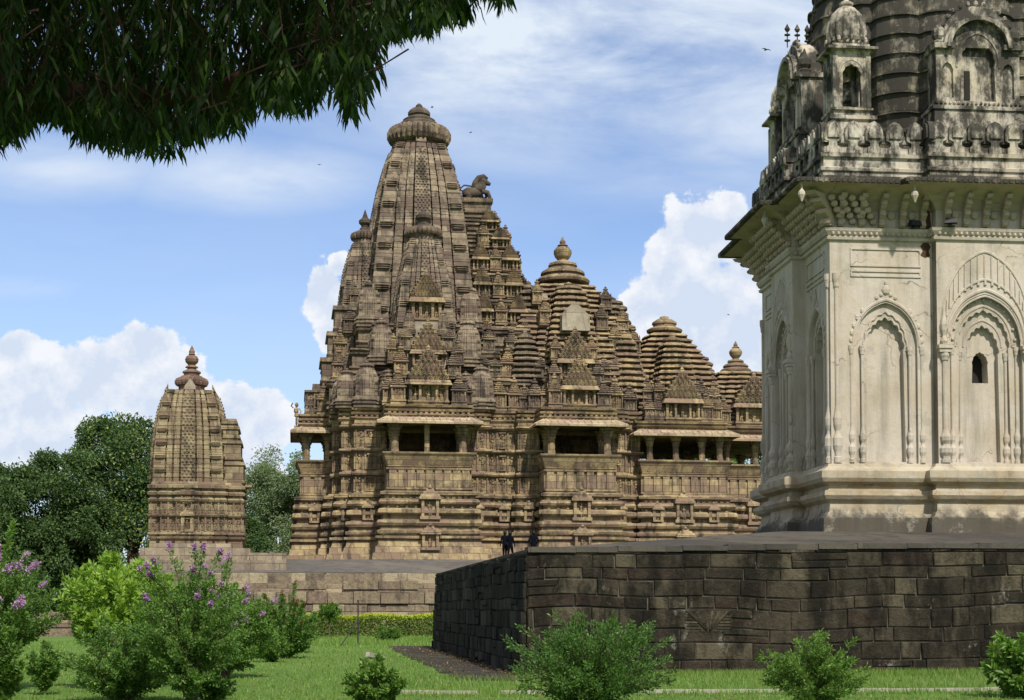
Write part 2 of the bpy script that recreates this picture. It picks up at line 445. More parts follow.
def lay_blocks(mb, x0, x1, courses, seed, gap=.018, wmin=.45, wmax=1.35, dep=.4, proud=.035, batter=0.0, top_fn=None, wav=0.0):
    """rows of individually cut stones on the plane y = -offset; courses = [(z0, z1, offset)]"""
    r = random.Random(seed)
    for z0, z1, off in courses:
        x = x0 - r.uniform(0, .6)
        while x < x1:
            w = r.uniform(wmin, wmax) * (.75 if r.random() < .25 else 1); a, b = max(x, x0), min(x + w, x1); x += w
            if b - a < .08: continue
            split = r.random() < .12 and z1 - z0 > .3
            parts = [(z0, (z0 + z1) / 2), ((z0 + z1) / 2, z1)] if split else [(z0, z1)]
            for q0, q1 in parts:
                y = -off - r.uniform(0, proud) + batter * q0; g_ = gap * r.uniform(.5, 1.5); c = .022
                J = lambda: r.uniform(-.014, .014)
                zt = lambda xx: (top_fn(xx) * (q1 / courses[-1][1]) if top_fn else q1)
                X0, X1, Z0, Z1 = a + g_ / 2, b - g_ / 2, q0 + g_ / 2, q1 - g_ / 2
                sc_ = (top_fn((X0 + X1) / 2) / courses[-1][1]) if top_fn else 1
                Z0 *= sc_; Z1 *= sc_
                if wav:
                    wf = lambda xx, zz: wav * (math.sin(.55 * xx + 1) + .6 * math.sin(1.7 * xx)) * math.sin(math.pi * min(1, max(0, zz / 2.97)))
                    q = (wf(X0, Z0), wf(X1, Z0), wf(X1, Z1), wf(X0, Z1))
                else: q = (0, 0, 0, 0)
                o = [(X0 + J(), Z0 + q[0] + J()), (X1 + J(), Z0 + q[1] + J()), (X1 + J(), Z1 + q[2] + J()), (X0 + J(), Z1 + q[3] + J())]
                i_ = [(X0 + c, Z0 + c + q[0]), (X1 - c, Z0 + c + q[1]), (X1 - c, Z1 - c + q[2]), (X0 + c, Z1 - c + q[3])]
                tl = J()
                mb.loft([[(px, -off + dep + batter * q0, pz) for px, pz in o], [(px, y + c, pz) for px, pz in o], [(px + J() * .5, y + (tl if k in (0, 3) else -tl), pz + J() * .5) for k, (px, pz) in enumerate(i_)]], False, True)

# ------------------------------------------------------------------ carved pieces (all shapes, no reliance on images)
rng = random.Random(7)

def fig(mb, x, y, z, h, r=None):
    """small standing relief figure, about h tall, facing -y"""
    r = r or rng
    k = h / 1.0; s = r.choice((-1, 1)) * 0.05 * k; w = 0.085 * k
    mb.ell(x - .055 * k - s * .3, y, z + .22 * k, .055 * k, .06 * k, .24 * k, 5, 3)
    mb.ell(x + .06 * k - s * .3, y, z + .22 * k, .055 * k, .06 * k, .24 * k, 5, 3)
    mb.ell(x + s * .4, y, z + .45 * k, .12 * k, .09 * k, .10 * k, 6, 3)
    mb.ell(x + s, y, z + .64 * k, .105 * k, .085 * k, .15 * k, 6, 3)
    mb.ell(x + s * .6, y - .02 * k, z + .87 * k, .075 * k, .08 * k, .10 * k, 6, 3)
    a = r.choice((-1, 1))
    mb.tube([(x + s + a * .11 * k, y, z + .74 * k), (x + s + a * .2 * k, y - .03, z + .6 * k), (x + s + a * .12 * k, y - .05, z + .48 * k)], .03 * k, 4)
    mb.tube([(x + s - a * .11 * k, y, z + .74 * k), (x + s - a * .2 * k, y - .03, z + .82 * k), (x + s - a * .14 * k, y - .03, z + .95 * k)], .03 * k, 4)

def band_figs(mb, poly, z0, h, pitch=0.56, minlen=0.35, alt=True):
    keep = mb.M
    for F, L in edge_frames(poly, minlen):
        mb.M = F if keep is None else keep @ F
        k = max(1, int(round(L / pitch))); p = L / k
        for i in range(k):
            c = (i + .5) * p
            mb.box(i * p - .05 if i else 0.0, i * p + .05, -.10, .01, z0, z0 + h)
            if i == k - 1: mb.box(L - .05, L, -.10, .01, z0, z0 + h)
            if alt and i % 3 == 1 and k > 2:
                mb.box(c - .2, c + .2, -.13, .01, z0 + .02, z0 + h * .08); mb.box(c - .2, c + .2, -.15, .01, z0 + h * .88, z0 + h * .95)
                fig(mb, c, -.07, z0 + h * .08, h * .78)
            else:
                fig(mb, c + rng.uniform(-.04, .04), -.04, z0 + h * .03, h * rng.uniform(.82, .92))
    mb.M = keep

def amalaka(mb, cx, cy, z, r, h, n=None, lobes=24):
    n = lobes * 3
    prof = [(r * .80, z), (r * .93, z + h * .12), (r, z + h * .38), (r, z + h * .62), (r * .93, z + h * .86), (r * .78, z + h)]
    mb.lathe(cx, cy, prof, n, lobes, .15)

def finial(mb, cx, cy, z, r, h):
    """bell, pot and bud"""
    mb.lathe(cx, cy, [(r * .9, z), (r, z + h * .05), (r * .95, z + h * .10), (r * .62, z + h * .16), (r * .5, z + h * .2), (r * .72, z + h * .22), (r * .72, z + h * .28), (r * .36, z + h * .36),
                      (r * .25, z + h * .42), (r * .28, z + h * .45), (r * .50, z + h * .52), (r * .56, z + h * .6), (r * .50, z + h * .68), (r * .22, z + h * .74), (r * .3, z + h * .77),
                      (r * .18, z + h * .80), (r * .2, z + h * .86), (r * .02, z + h)], 16)

def shikhara(mb, cx, cy, z0, z1, curve, bhumi=8, slot=.035, studs=True, dz=0.3):
    """curvilinear ribbed tower; curve(t) = half width"""
    fr = [(.62, .05), (.41, .10), (.20, .16)]
    n = max(6, int((z1 - z0) / dz)); rings = []
    for i in range(n + 1):
        t = i / n; z = z0 + (z1 - z0) * t; h = curve(t)
        for zz, k in ((z, 1.0), (z + dz * .74, 1.0), (z + dz * .75, .985), (z + dz * .99, .985)):
            if i == n and zz > z: continue
            tt = min(1, (zz - z0) / (z1 - z0)); h = curve(tt)
            poly = ratha(h, [(a * h, b * h) for a, b in fr], slot * h, slot * 2 * h)
            if k != 1: poly = offs(poly, -.018 if slot > .03 else -.008)
            rings.append([(cx + x, cy + y, zz) for x, y in poly])
    mb.loft(rings)
    # corner courses: groups of thin cushions
    for b in range(bhumi):
        zc = z0 + (z1 - z0) * (b + .72) / bhumi; step = (z1 - z0) / bhumi
        for k in range(3):
            z = zc + k * step * .10; t = (z - z0) / (z1 - z0); h = curve(min(t, 1))
            for sx in (-1, 1):
                for sy in (-1, 1):
                    w = .36 * h; c = .815 * h; o = .02 * h
                    x0 = cx + sx * c; y0 = cy + sy * c; q = w / 2 + o
                    mb.lathe(x0, y0, [(q * 1.16, z), (q * 1.32, z + step * .03), (q * 1.16, z + step * .07)], 8, ph=math.pi / 8)
    if studs:
        for k in range(4):
            keep = mb.M; Rm = Matrix.Translation((cx, cy, 0)) @ Matrix.Rotation(k * math.pi / 2, 4, 'Z')
            mb.M = Rm if keep is None else keep @ Rm
            if k != 2:
                z = z0 + .1; row = 0
                while z < z1 - .2:
                    h = curve((z - z0) / (z1 - z0)); w = .18 * h; cols = max(2, int(2 * w / .2)); p = 2 * w / cols; yy = -h * 1.17
                    for i in range(cols):
                        x = -w + (i + .5) * p + (.25 * p if row % 2 else -.25 * p)
                        r_ = .36 * p
                        mb.add([(x - r_, yy, z), (x, yy, z - .09), (x + r_, yy, z), (x, yy, z + .09), (x, yy - .06, z)], [(0, 1, 4), (1, 2, 4), (2, 3, 4), (3, 0, 4)])
                    z += .17; row += 1
            mb.M = keep

def interp(pts):
    def f(t):
        for (a, va), (b, vb) in zip(pts, pts[1:]):
            if t <= b: return va + (vb - va) * (t - a) / (b - a)
        return pts[-1][1]
    return f

def chaitya(mb, x, y, z, r, d=.12):
    """horseshoe arch boss facing -y: ring, inner boss and a pointed crest"""
    n = 12
    def ring(ra, yy): return [(x + ra * math.cos(2 * math.pi * i / n), yy, z + ra * 1.05 * math.sin(2 * math.pi * i / n)) for i in range(n)]
    mb.loft([ring(r, y), ring(r, y - d), ring(r * .72, y - d), ring(r * .66, y - d * .35), ring(r * .4, y - d * .35), ring(r * .34, y - d), ring(r * .1, y - d * 1.1)], True, True)
    mb.add([(x - r * .45, y - d * .9, z + r * .8), (x + r * .45, y - d * .9, z + r * .8), (x, y - d * .9, z + r * 1.55), (x - r * .45, y, z + r * .8), (x + r * .45, y, z + r * .8), (x, y, z + r * 1.55)], [(0, 1, 2), (0, 2, 5, 3), (1, 4, 5, 2), (3, 5, 4)])

def gable(mb, w, z, h, y=0.0, dep=0.5):
    """pediment built of shrinking courses faced with horseshoe arches"""
    rows = max(3, int(h / (w * .125)))
    for k in range(rows):
        t0 = k / rows; ww = w * (1 - t0) ** .85 * .5 + .08
        zz = z + h * .85 * t0; hh = h * .85 / rows
        mb.box(-ww, ww, y - .02 * k * 0, y + dep * (1 - t0 * .6), zz, zz + hh * .97)
        mb.box(-ww - .05, ww + .05, y - .06, y + dep * (1 - t0 * .6), zz + hh * .8, zz + hh)
        c = max(1, int(round(ww * 2 / (hh * 1.15)))); p = 2 * ww / c
        for i in range(c): chaitya(mb, -ww + (i + .5) * p, y + .02, zz + hh * .42, min(p, hh) * .46, .16)
    mb.lathe(0, y + dep * .25, [(w * .07, z + h * .84), (w * .1, z + h * .88), (w * .05, z + h * .93), (w * .07, z + h * .96), (.01, z + h * 1.06)], 8)

def m_spire(w, h, seed=0):
    mb = MB(); b = w / 2
    P = ratha(b * .9, [(b * .62, .06 * b), (b * .3, .14 * b)])
    mb.plan(P, [(0, .08 * b), (.04 * h, .08 * b), (.045 * h, 0), (.07 * h, 0), (.08 * h, .12 * b), (.11 * h, .14 * b), (.12 * h, 0), (.15 * h, 0), (.16 * h, .1 * b), (.19 * h, .1 * b), (.195 * h, 0), (.24 * h, -.02)], True, True)
    cv = interp([(0, b * .84), (.45, b * .82), (.75, b * .7), (.92, b * .54), (1, b * .44)])
    shikhara(mb, 0, 0, .22 * h, .86 * h, cv, bhumi=4, studs=False, dz=.22, slot=.018)
    mb.lathe(0, 0, [(b * .42, .85 * h), (b * .42, .89 * h)], 12)
    amalaka(mb, 0, 0, .88 * h, b * .56, .06 * h, lobes=14)
    mb.lathe(0, 0, [(b * .42, .94 * h), (b * .36, .96 * h), (b * .12, .97 * h), (b * .2, .985 * h), (.01, 1.03 * h)], 10)
    return mb

def m_kuta(w, h, figs=True, pitch=4):
    """little shrine with pillared niche and tiered roof"""
    mb = MB(); b = w / 2
    P = rect(-b * .82, b * .82, -b * .82, b * .82)
    mb.plan(P, [(0, .12 * b), (.05 * h, .12 * b), (.055 * h, .02), (.075 * h, .02), (.08 * h, .16 * b), (.12 * h, .16 * b), (.125 * h, -.16 * b), (.42 * h, -.16 * b), (.425 * h, .02), (.45 * h, .08 * b), (.455 * h, .2 * b), (.49 * h, .14 * b), (.5 * h, 0)], True, True)
    for F, L in edge_frames(P, .2):
        mb.M = F
        for c in (.06 * b, L - .06 * b): mb.box(c - .08 * b, c + .08 * b, -.02, .14 * b, .12 * h, .43 * h)
        mb.box(L * .28, L * .28 + .1 * b, .02, .14 * b, .12 * h, .43 * h); mb.box(L * .72 - .1 * b, L * .72, .02, .14 * b, .12 * h, .43 * h)
        if figs: fig(mb, L / 2, .06 * b, .125 * h, .28 * h)
    mb.M = None
    z = .5 * h; q = ratha(b * .8, [(b * .5, .08 * b)])
    for k in range(pitch):
        o = -b * .62 * (k / pitch) ** 1.0; dzz = .30 * h / pitch
        mb.plan(q, [(z, o - .12 * b), (z + dzz * .3, o - .12 * b), (z + dzz * .35, o + .03 * b), (z + dzz * .6, o + .05 * b), (z + dzz, o - .08 * b)], False, True); z += dzz
    mb.lathe(0, 0, [(b * .25, z - .02), (b * .25, z + .03 * h), (b * .42, z + .04 * h), (b * .44, z + .07 * h), (b * .3, z + .1 * h), (b * .14, z + .115 * h), (b * .22, z + .14 * h), (b * .16, z + .17 * h), (.01, z + .2 * h)], 12)
    for k in range(3):
        mb.M = Matrix.Rotation((k - 1) * math.pi / 2, 4, 'Z') @ Matrix.Translation((0, -b * .86, 0)); chaitya(mb, 0, 0, .6 * h, b * .3, .1 * b)
    mb.M = None
    return mb

def m_aedicule(w, h, gh, dep=.9):
    """wide pillared niche with pediment, origin at the middle of its front foot"""
    mb = MB(); b = w / 2
    mb.box(-b, b, -.02, dep, 0, .1 * h); mb.box(-b - .06, b + .06, -.1, dep, .1 * h, .17 * h)
    mb.box(-b * .86, b * .86, .32, dep, .17 * h, .8 * h)
    for x in (-.92, -.42, .42, .92):
        mb.box(x * b - .07, x * b + .07, 0.0, .16, .17 * h, .8 * h)
        mb.box(x * b - .1, x * b + .1, -.03, .2, .17 * h, .23 * h); mb.box(x * b - .1, x * b + .1, -.03, .2, .72 * h, .8 * h)
    for x in (-.67, 0, .67): fig(mb, x * b, .2, .17 * h, .55 * h)
    for s in (-1, 1): mb.box(s * b * .86 - .05, s * b * .86 + .05, .1, dep, .17 * h, .8 * h)
    mb.frus(-b - .22, b + .22, -.24, dep, .80 * h, h, .14)
    mb.box(-b * .9, b * .9, .0, dep, h, h * 1.05)
    gable(mb, w * .95, h * 1.05, gh, .05, dep * .8)
    return mb

def m_smallniche(w, h):
    mb = MB(); b = w / 2
    mb.box(-b, b, -.05, .5, 0, .1 * h)
    mb.box(-b * .7, b * .7, .22, .5, .1 * h, .62 * h)
    for s in (-1, 1): mb.box(s * b * .72 - .08, s * b * .72 + .08, 0, .5, .1 * h, .62 * h)
    mb.box(-b - .04, b + .04, -.1, .5, .62 * h, .70 * h)
    fig(mb, 0, .15, .1 * h, .48 * h)
    for k in range(3):
        q = b * (1 - .28 * k)
        mb.frus(-q, q, -.06 + .09 * k, .5, .70 * h + .09 * h * k, .785 * h + .09 * h * k, .05)
    mb.lathe(0, .2, [(b * .2, .96 * h), (b * .24, .99 * h), (.01, 1.08 * h)], 8)
    return mb

def pidha(mb, cx, cy, z0, z1, hw, n, steps=((.62, .07), (.34, .14)), hy=1.0):
    dz = (z1 - z0) / n
    for k in range(n):
        h = hw(k / n); z = z0 + dz * k; h2 = hw((k + .8) / n)
        P = [(cx + x, cy + y * hy) for x, y in ratha(h, [(a * h, b * h) for a, b in steps])]
        d2 = h2 - h
        g_ = .12
        mb.plan(P, [(z, -.26), (z + dz * .30, -.26), (z + dz * .32, .0), (z + dz * .40, .04), (z + dz * .66, .03 + d2 * .4), (z + dz * .98, d2 - g_), (z + dz, -.3 + d2)], False, True)

def bell(mb, cx, cy, z, r, lobed=False):
    """disc tiers under the pot: ghanta"""
    mb.lathe(cx, cy, [(r * .55, z), (r * .55, z + .16 * r), (r * .98, z + .17 * r), (r * 1.0, z + .26 * r), (r * .9, z + .36 * r), (r * .74, z + .42 * r), (r * .72, z + .48 * r), (r * .82, z + .50 * r), (r * .80, z + .58 * r),
                      (r * .62, z + .70 * r), (r * .48, z + .74 * r), (r * .47, z + .80 * r), (r * .54, z + .82 * r), (r * .50, z + .92 * r), (r * .25, z + 1.0 * r), (r * .16, z + 1.06 * r)], 28)

def pot(mb, cx, cy, z, r):
    mb.lathe(cx, cy, [(r * .45, z), (r * .55, z + .1 * r), (r * .85, z + .45 * r), (r, z + .85 * r), (r * .98, z + 1.15 * r), (r * .7, z + 1.5 * r), (r * .42, z + 1.6 * r), (r * .6, z + 1.7 * r), (r * .5, z + 1.8 * r), (r * .28, z + 1.85 * r), (r * .34, z + 2.1 * r), (.02, z + 2.7 * r)], 18)

def pillar_mesh(h, w=.42):
    mb = MB(); b = w / 2
    mb.box(-b, b, -b, b, 0, .12 * h); mb.lathe(0, 0, [(b * 1.05, .12 * h), (b * 1.0, .6 * h)], 8, ph=math.pi / 8)
    mb.lathe(0, 0, [(b * 1.2, .6 * h), (b * 1.3, .63 * h), (b * 1.1, .68 * h), (b * 1.5, .76 * h), (b * 1.1, .78 * h)], 12)
    mb.box(-b * 1.3, b * 1.3, -b * 1.3, b * 1.3, .78 * h, .84 * h)
    for k in range(3):
        q = b * (1.25 + .26 * (k + 1)); mb.box(-q, q, -b, b, h * (.84 + .053 * k), h * (.84 + .053 * (k + 1)) + .001); mb.box(-b, b, -q, q, h * (.841 + .053 * k), h * (.839 + .053 * (k + 1)))
    return mb

def tub(mb, P, zf, z0, z1, out=.28, th=.22):
    """sloping seat-back parapet round a plan, with floor"""
    mb.plan(P, [(z0, .03), (z0 + .06, .1), (z0 + .1, .02), (z1 - .12, out), (z1 - .1, out + .07), (z1, out + .07), (z1 + .001, out - th + .04), (z0 + .15, -th), (zf, -th - .02)], True, True)
    keep = mb.M
    for F, L in edge_frames(P, .5):
        mb.M = F; k = max(1, int(L / .34)); p = L / k
        for i in range(k + 1):
            c = i * p
            a = out * .78
            mb.add([(c - .05, -.06, z0 + .14), (c + .05, -.06, z0 + .14), (c + .05, -out + .02, z1 - .16), (c - .05, -out + .02, z1 - .16),
                    (c - .05, 0, z0 + .14), (c + .05, 0, z0 + .14), (c + .05, -out + .1, z1 - .16), (c - .05, -out + .1, z1 - .16)],
                   [(0, 1, 2, 3), (0, 4, 5, 1), (3, 2, 6, 7), (0, 3, 7, 4), (1, 5, 6, 2)])
    mb.M = keep

def panels(mb, P, z0, z1, pitch=.5):
    mb.plan(P, [(z0, .0), (z0 + .03, .12), (z0 + .12, .12), (z0 + .14, -.03), (z1 - .14, -.03), (z1 - .12, .1), (z1 - .03, .12), (z1, .0)], True, True)
    dentils(mb, P, z0 + .14, z1 - .14, pitch, pitch * .78, .07)

def chajja(mb, P, z, out=.75, drop=.32):
    """sloping ribbed eave slab round a plan"""
    mb.plan(P, [(z + .02, -.1), (z - drop + .13, out - .06), (z - drop, out - .02), (z - drop + .01, out), (z - drop + .13, out + .01), (z + .12, .12), (z + .12, -.2)], True, True)
    for F, L in edge_frames(P, .5):
        mb.M = F; k = max(1, int(L / .3)); p = (L + 2 * out - .3) / k
        for i in range(k + 1):
            c = -out + .15 + i * p
            fx = min(max(c, 0), L); # ribs spread a little at the corners
            mb.add([(c - .05, -out, z - drop + .13), (c + .05, -out, z - drop + .13), (fx + .05, -.12, z + .12), (fx - .05, -.12, z + .12),
                    (c, -out, z - drop + .19), (fx, -.12, z + .18)], [(0, 1, 4), (0, 4, 5, 3), (1, 2, 5, 4)])
    mb.M = None

# ------------------------------------------------------------------ the great temple
YAW = R(8.3)
temple = thing('temple', 'tall brown sandstone temple with curved spires and pillared balconies, centre of the view', 'temple', (-5.84, 93, 4.14), YAW)
sand = [(0.32, 0.24, 0.14), (0.15, 0.114, 0.078), (0.44, 0.35, 0.19), (0.20, 0.142, 0.10)]
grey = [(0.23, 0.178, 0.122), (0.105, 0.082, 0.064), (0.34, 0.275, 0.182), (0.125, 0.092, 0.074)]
M_sand = mat_stone('sandstone', temple, sand, dk=.75, carve=.25)
M_base = mat_stone('sandstone_base', temple, [(0.34, .258, .15), (.175, .134, .092), (.47, .38, .21), (.235, .168, .12)], dk=.88, carve=.08)
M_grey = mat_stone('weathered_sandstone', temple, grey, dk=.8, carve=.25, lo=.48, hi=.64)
M_tower = mat_stone('tower_sandstone', temple, [(0.25, .20, .142), (.13, .103, .08), (.36, .30, .215), (.14, .104, .084)], dk=.95, bw=2.6, bh=.42, carve=.15, lo=.5, hi=.66)
M_awn = mat_stone('awning_stone', temple, [(0.42, .34, .225), (.33, .26, .175), (.50, .42, .28), (.34, .25, .18)], dk=.45, bw=1.1)
M_black = mat_stone('blackened_sandstone', temple, [(.13, .105, .08), (.10, .083, .066), (.18, .14, .095), (.08, .065, .055)], dk=.8, carve=.1)
M_pale = mat_stone('repair_plaster', temple, [(0.31, .275, .21), (.24, .21, .16), (.36, .32, .25), (.21, .175, .13)], dk=.7, bw=3, bh=3, joint=.0)

# outline of the south half, west to east, then mirrored
S_ = [(-7.3, -2.3), (-5.6, -2.3), (-5.6, -3.7), (-5.0, -3.7), (-5.0, -5.1), (-4.2, -5.1), (-4.2, -5.7), (-2.5, -5.7), (-2.5, -7.9), (2.5, -7.9), (2.5, -5.9), (3.7, -5.9), (3.7, -5.4), (5.4, -5.4), (5.4, -5.9), (6.7, -5.9),
      (6.7, -7.9), (10.9, -7.9), (10.9, -6.3), (11.9, -6.3), (11.9, -5.8), (12.8, -5.8), (12.8, -6.4), (18.0, -6.4), (18.0, -4.8), (22.6, -4.8)]
OUT = S_ + [(x, -y) for x, y in reversed(S_)]
BASE_PROF = [(0, .8), (.40, .74), (.42, .62), (.78, .56), (.80, .48), (1.18, .38), (1.22, .58), (1.36, .58), (1.38, .30), (1.48, .30), (1.5, .46), (1.66, .50), (1.74, .28), (1.92, .28), (1.96, .42), (2.1, .50), (2.26, .46), (2.3, .16), (2.55, .16),
             (2.58, .36), (2.66, .44), (2.86, .44), (2.92, .36), (2.96, .12), (3.15, .12), (3.18, .34), (3.3, .40), (3.46, .30), (3.5, .08), (3.68, .08), (3.72, .3), (3.88, .32), (3.95, .0), (4.02, .0)]
mb = MB(); mb.plan(subd(OUT, .8), BASE_PROF)
dentils(mb, offs(OUT, .08), 3.52, 3.68, .34, .2, .08); dentils(mb, offs(OUT, .28), 1.40, 1.49, .4, .26, .08)
dentils(mb, offs(OUT, .12), 2.97, 3.14, .5, .14, .09)
mb.build('base', M_base, temple, jit=.016)

# walls with three bands of figures
W_ = [(-5.3, -2.4), (-5.3, -3.6), (-4.8, -3.6), (-4.8, -5.0), (-4.1, -5.0), (-4.1, -5.6), (-2.4, -5.6), (-2.4, -2.6), (2.4, -2.6), (2.4, -5.8), (3.6, -5.8), (3.6, -5.3), (5.5, -5.3), (5.5, -5.8), (6.6, -5.8),
      (6.6, -2.6), (11.0, -2.6), (11.0, -6.2), (11.8, -6.2), (11.8, -5.7), (12.7, -5.7)]
WALL = W_ + [(x, -y) for x, y in reversed(W_)]
mb = MB()
mb.plan(WALL, [(4.0, .05), (4.05, 0), (4.98, 0), (5.0, .2), (5.1, .26), (5.2, .22), (5.22, .06), (5.3, .02), (5.34, 0), (6.34, 0), (6.36, .14), (6.44, .28), (6.56, .24), (6.58, .06), (6.66, .0), (7.72, 0), (7.75, .2), (7.86, .3), (7.98, .1), (8.2, .1)])
edges = offs(WALL, .0)
band_figs(mb, edges, 4.06, .90, .55); band_figs(mb, edges, 5.34, .98, .55); band_figs(mb, edges, 6.66, 1.04, .55)
dentils(mb, WALL, 8.0, 8.1, .3, .18, .16)
mb.build('wall', M_sand, temple, jit=.012)

# entablature over everything
C_ = [(-7.2, -2.2), (-5.4, -2.2), (-5.4, -3.6), (-4.9, -3.6), (-4.9, -5.0), (-4.2, -5.0), (-4.2, -5.6), (-2.4, -5.6), (-2.4, -7.5), (2.4, -7.5), (2.4, -5.8), (3.6, -5.8), (3.6, -5.3), (5.5, -5.3), (5.5, -5.8), (6.6, -5.8),
      (6.6, -7.5), (10.8, -7.5), (10.8, -6.2), (11.8, -6.2), (11.8, -5.7), (12.7, -5.7)]
CORN = C_ + [(x, -y) for x, y in reversed(C_)]
mb = MB()
mb.plan(subd(CORN, .9), [(7.95, -.05), (8.18, -.05), (8.2, .12), (8.32, .22), (8.40, .16), (8.42, -.02), (8.5, -.02), (8.54, .16), (8.66, .2), (8.7, -.04), (8.78, -.04), (8.8, .12), (8.93, .16), (8.96, -.1)], True, True)
dentils(mb, offs(CORN, .02), 8.42, 8.52, .3, .16, .1)
C2 = rect(12.5, 17.9, -6.2, 6.2); C3 = rect(17.9, 22.2, -4.6, 4.6)
for Pm in (C2, C3): mb.plan(Pm, [(7.5, -.0), (7.96, -.0), (7.98, .1), (8.1, .18), (8.14, -.02), (8.22, -.02), (8.25, .14), (8.38, .18), (8.4, -.1)], True, True)
mb.build('cornice', M_sand, temple, jit=.014)

PIL = pillar_mesh(1.62).build('pillar', M_sand, link=False)
PIL2 = pillar_mesh(1.5, .36).build('pillar', M_sand, link=False)
def balcony(x0, x1, y0, y1, pill, front='s', z=(4.0, 5.28, 6.15, 8.05), pm=None, awn=True):
    mb = MB(); P = rect(x0, x1, y0, y1)
    panels(mb, P, z[0], z[1], .52)
    b = mb.build('balcony', M_base, temple)
    mb = MB(); tub(mb, offs(P, -.02), z[1] + .05, z[1], z[2]); mb.build('parapet', M_sand, b)
    for x, y in pill: inst('pillar', pm or PIL, b, (x, y, z[2] - .02))
    if awn:
        mb = MB(); chajja(mb, offs(P, -.05), z[3], .72); mb.build('awning', M_awn, b)
    return b
balcony(-2.35, 2.35, -7.85, -4.4, [(-1.95, -7.55), (1.95, -7.55), (-1.95, -5.9), (1.95, -5.9)])
mb = MB(); mb.box(-.26, .02, -7.62, -7.38, 6.13, 7.95); mb.box(-.34, .1, -7.66, -7.34, 7.8, 7.96); mb.build('post', M_base, temple)
balcony(-2.35, 2.35, 4.4, 7.85, [(-1.95, 7.55), (1.95, 7.55)])
balcony(6.7, 10.8, -7.85, -4.4, [(7.1, -7.55), (10.4, -7.55), (7.1, -5.9), (10.4, -5.9)])
balcony(6.7, 10.8, 4.4, 7.85, [(7.1, 7.55), (10.4, 7.55)])
balcony(-7.2, -5.2, -2.2, 2.2, [(-6.9, -1.9), (-6.9, 0), (-6.9, 1.9), (-5.6, -1.9), (-5.6, 1.9)])
px = [13.3, 14.9, 16.5, 17.6]
balcony(12.8, 17.95, -6.3, 6.3, [(x, y) for x in px for y in (-6.0, 6.0)] + [(x, y) for x in (13.3, 17.6) for y in (-2, 2)], z=(4.0, 5.2, 6.05, 7.75), pm=PIL2)
px = [18.5, 20.3, 22.1]
balcony(18.0, 22.4, -4.7, 4.7, [(x, y) for x in px for y in (-4.4, 4.4)], z=(4.0, 5.2, 6.0, 7.7), pm=PIL2)

# niches against the base
NI = m_smallniche(1.15, 1.75).build('base_niche', M_base, link=False)
NI2 = m_smallniche(.62, 1.15).build('small_base_niche', M_base, link=False)
for x, y in ((0, -8.3), (8.75, -8.3), (15.2, -6.8), (20.1, -5.2)):
    inst('base_niche', NI, temple, (x, y - .15, 2.3), 0, (1, 1, 1.05)); inst('base_niche', NI, temple, (x, y - .42, .55), 0, (.95, 1, .82))
for x, y in ((-3.4, -6.2), (4.6, -5.9), (3.0, -6.4), (6.0, -6.4), (11.4, -6.8), (12.3, -6.3), (13.6, -6.9), (17.0, -6.9), (-4.6, -5.6), (-6.4, -2.8)):
    inst('small_base_niche', NI2, temple, (x, y, 2.35))

# main spire
mainc = interp([(0, 3.45), (.30, 3.22), (.45, 3.05), (.62, 2.78), (.75, 2.52), (.84, 2.25), (.92, 1.92), (.97, 1.66), (1, 1.45)])
mb = MB(); shikhara(mb, 0, 0, 8.9, 26.0, mainc, bhumi=13, dz=.36)
for k in range(4):   # pointed tops of the central ribs over the neck
    mb.M = Matrix.Rotation(k * math.pi / 2, 4, 'Z')
    mb.add([(-.32, -1.72, 26.0), (.32, -1.72, 26.0), (.3, -1.5, 26.6), (-.3, -1.5, 26.6), (0, -1.42, 27.0), (-.32, -1.3, 26.0), (.32, -1.3, 26.0)], [(0, 1, 2, 3), (3, 2, 4), (0, 3, 4, 5), (1, 6, 4, 2)])
mb.M = None
sp = mb.build('main_spire', M_tower, temple, jit=.012)
mb = MB(); mb.lathe(0, 0, [(1.42, 25.95), (1.42, 26.75)], 24)
amalaka(mb, 0, 0, 26.25, 2.02, 1.12, lobes=34)
mb.build('ribbed_crown', M_grey, sp)
mb = MB()
mb.lathe(0, 0, [(1.45, 27.3), (1.38, 27.42), (1.3, 27.44), (1.3, 27.52), (1.22, 27.6), (1.05, 27.64), (1.0, 27.74), (1.02, 27.84), (.8, 27.98), (.62, 28.04), (.62, 28.14), (.70, 28.18), (.70, 28.34), (.60, 28.48), (.4, 28.62), (.2, 28.7), (.22, 28.78), (.14, 28.88), (.03, 28.96)], 26)
mb.build('finial', M_black, sp)

def urus(cx, cy, z0, z1, pts, ar, fz, rot=0, name='attached_spire', mat=None):
    mb = MB(); shikhara(mb, cx, cy, z0, z1, interp(pts), bhumi=max(4, int((z1 - z0) / 1.2)), dz=.3)
    r1 = pts[-1][1]
    mb.lathe(cx, cy, [(r1 * .95, z1 - .02), (r1 * .95, z1 + .45)], 16)
    o = mb.build(name, mat or M_tower, temple)
    mb = MB(); amalaka(mb, cx, cy, z1 + .28, ar, .52, lobes=26); mb.build('ribbed_crown', M_grey, o)
    mb = MB(); zz = z1 + .78
    mb.lathe(cx, cy, [(ar * .62, zz), (ar * .56, zz + .12), (ar * .36, zz + .2), (ar * .36, zz + .3), (ar * .25, zz + .36), (ar * .28, zz + .5), (ar * .42, zz + .62), (ar * .42, zz + .8), (ar * .2, zz + .98), (ar * .02, zz + fz)], 16)
    mb.build('finial', M_black, o)
    return o
pts = [(0, 2.0), (.5, 1.72), (.75, 1.42), (.92, 1.05), (1, .85)]
urus(0.03, -3.2, 9.0, 19.4, pts, 1.16, 1.15)
urus(-3.35, 0, 9.0, 19.8, [(0, 1.9), (.5, 1.55), (.7, 1.36), (.85, 1.14), (1, .74)], .92, 1.5)
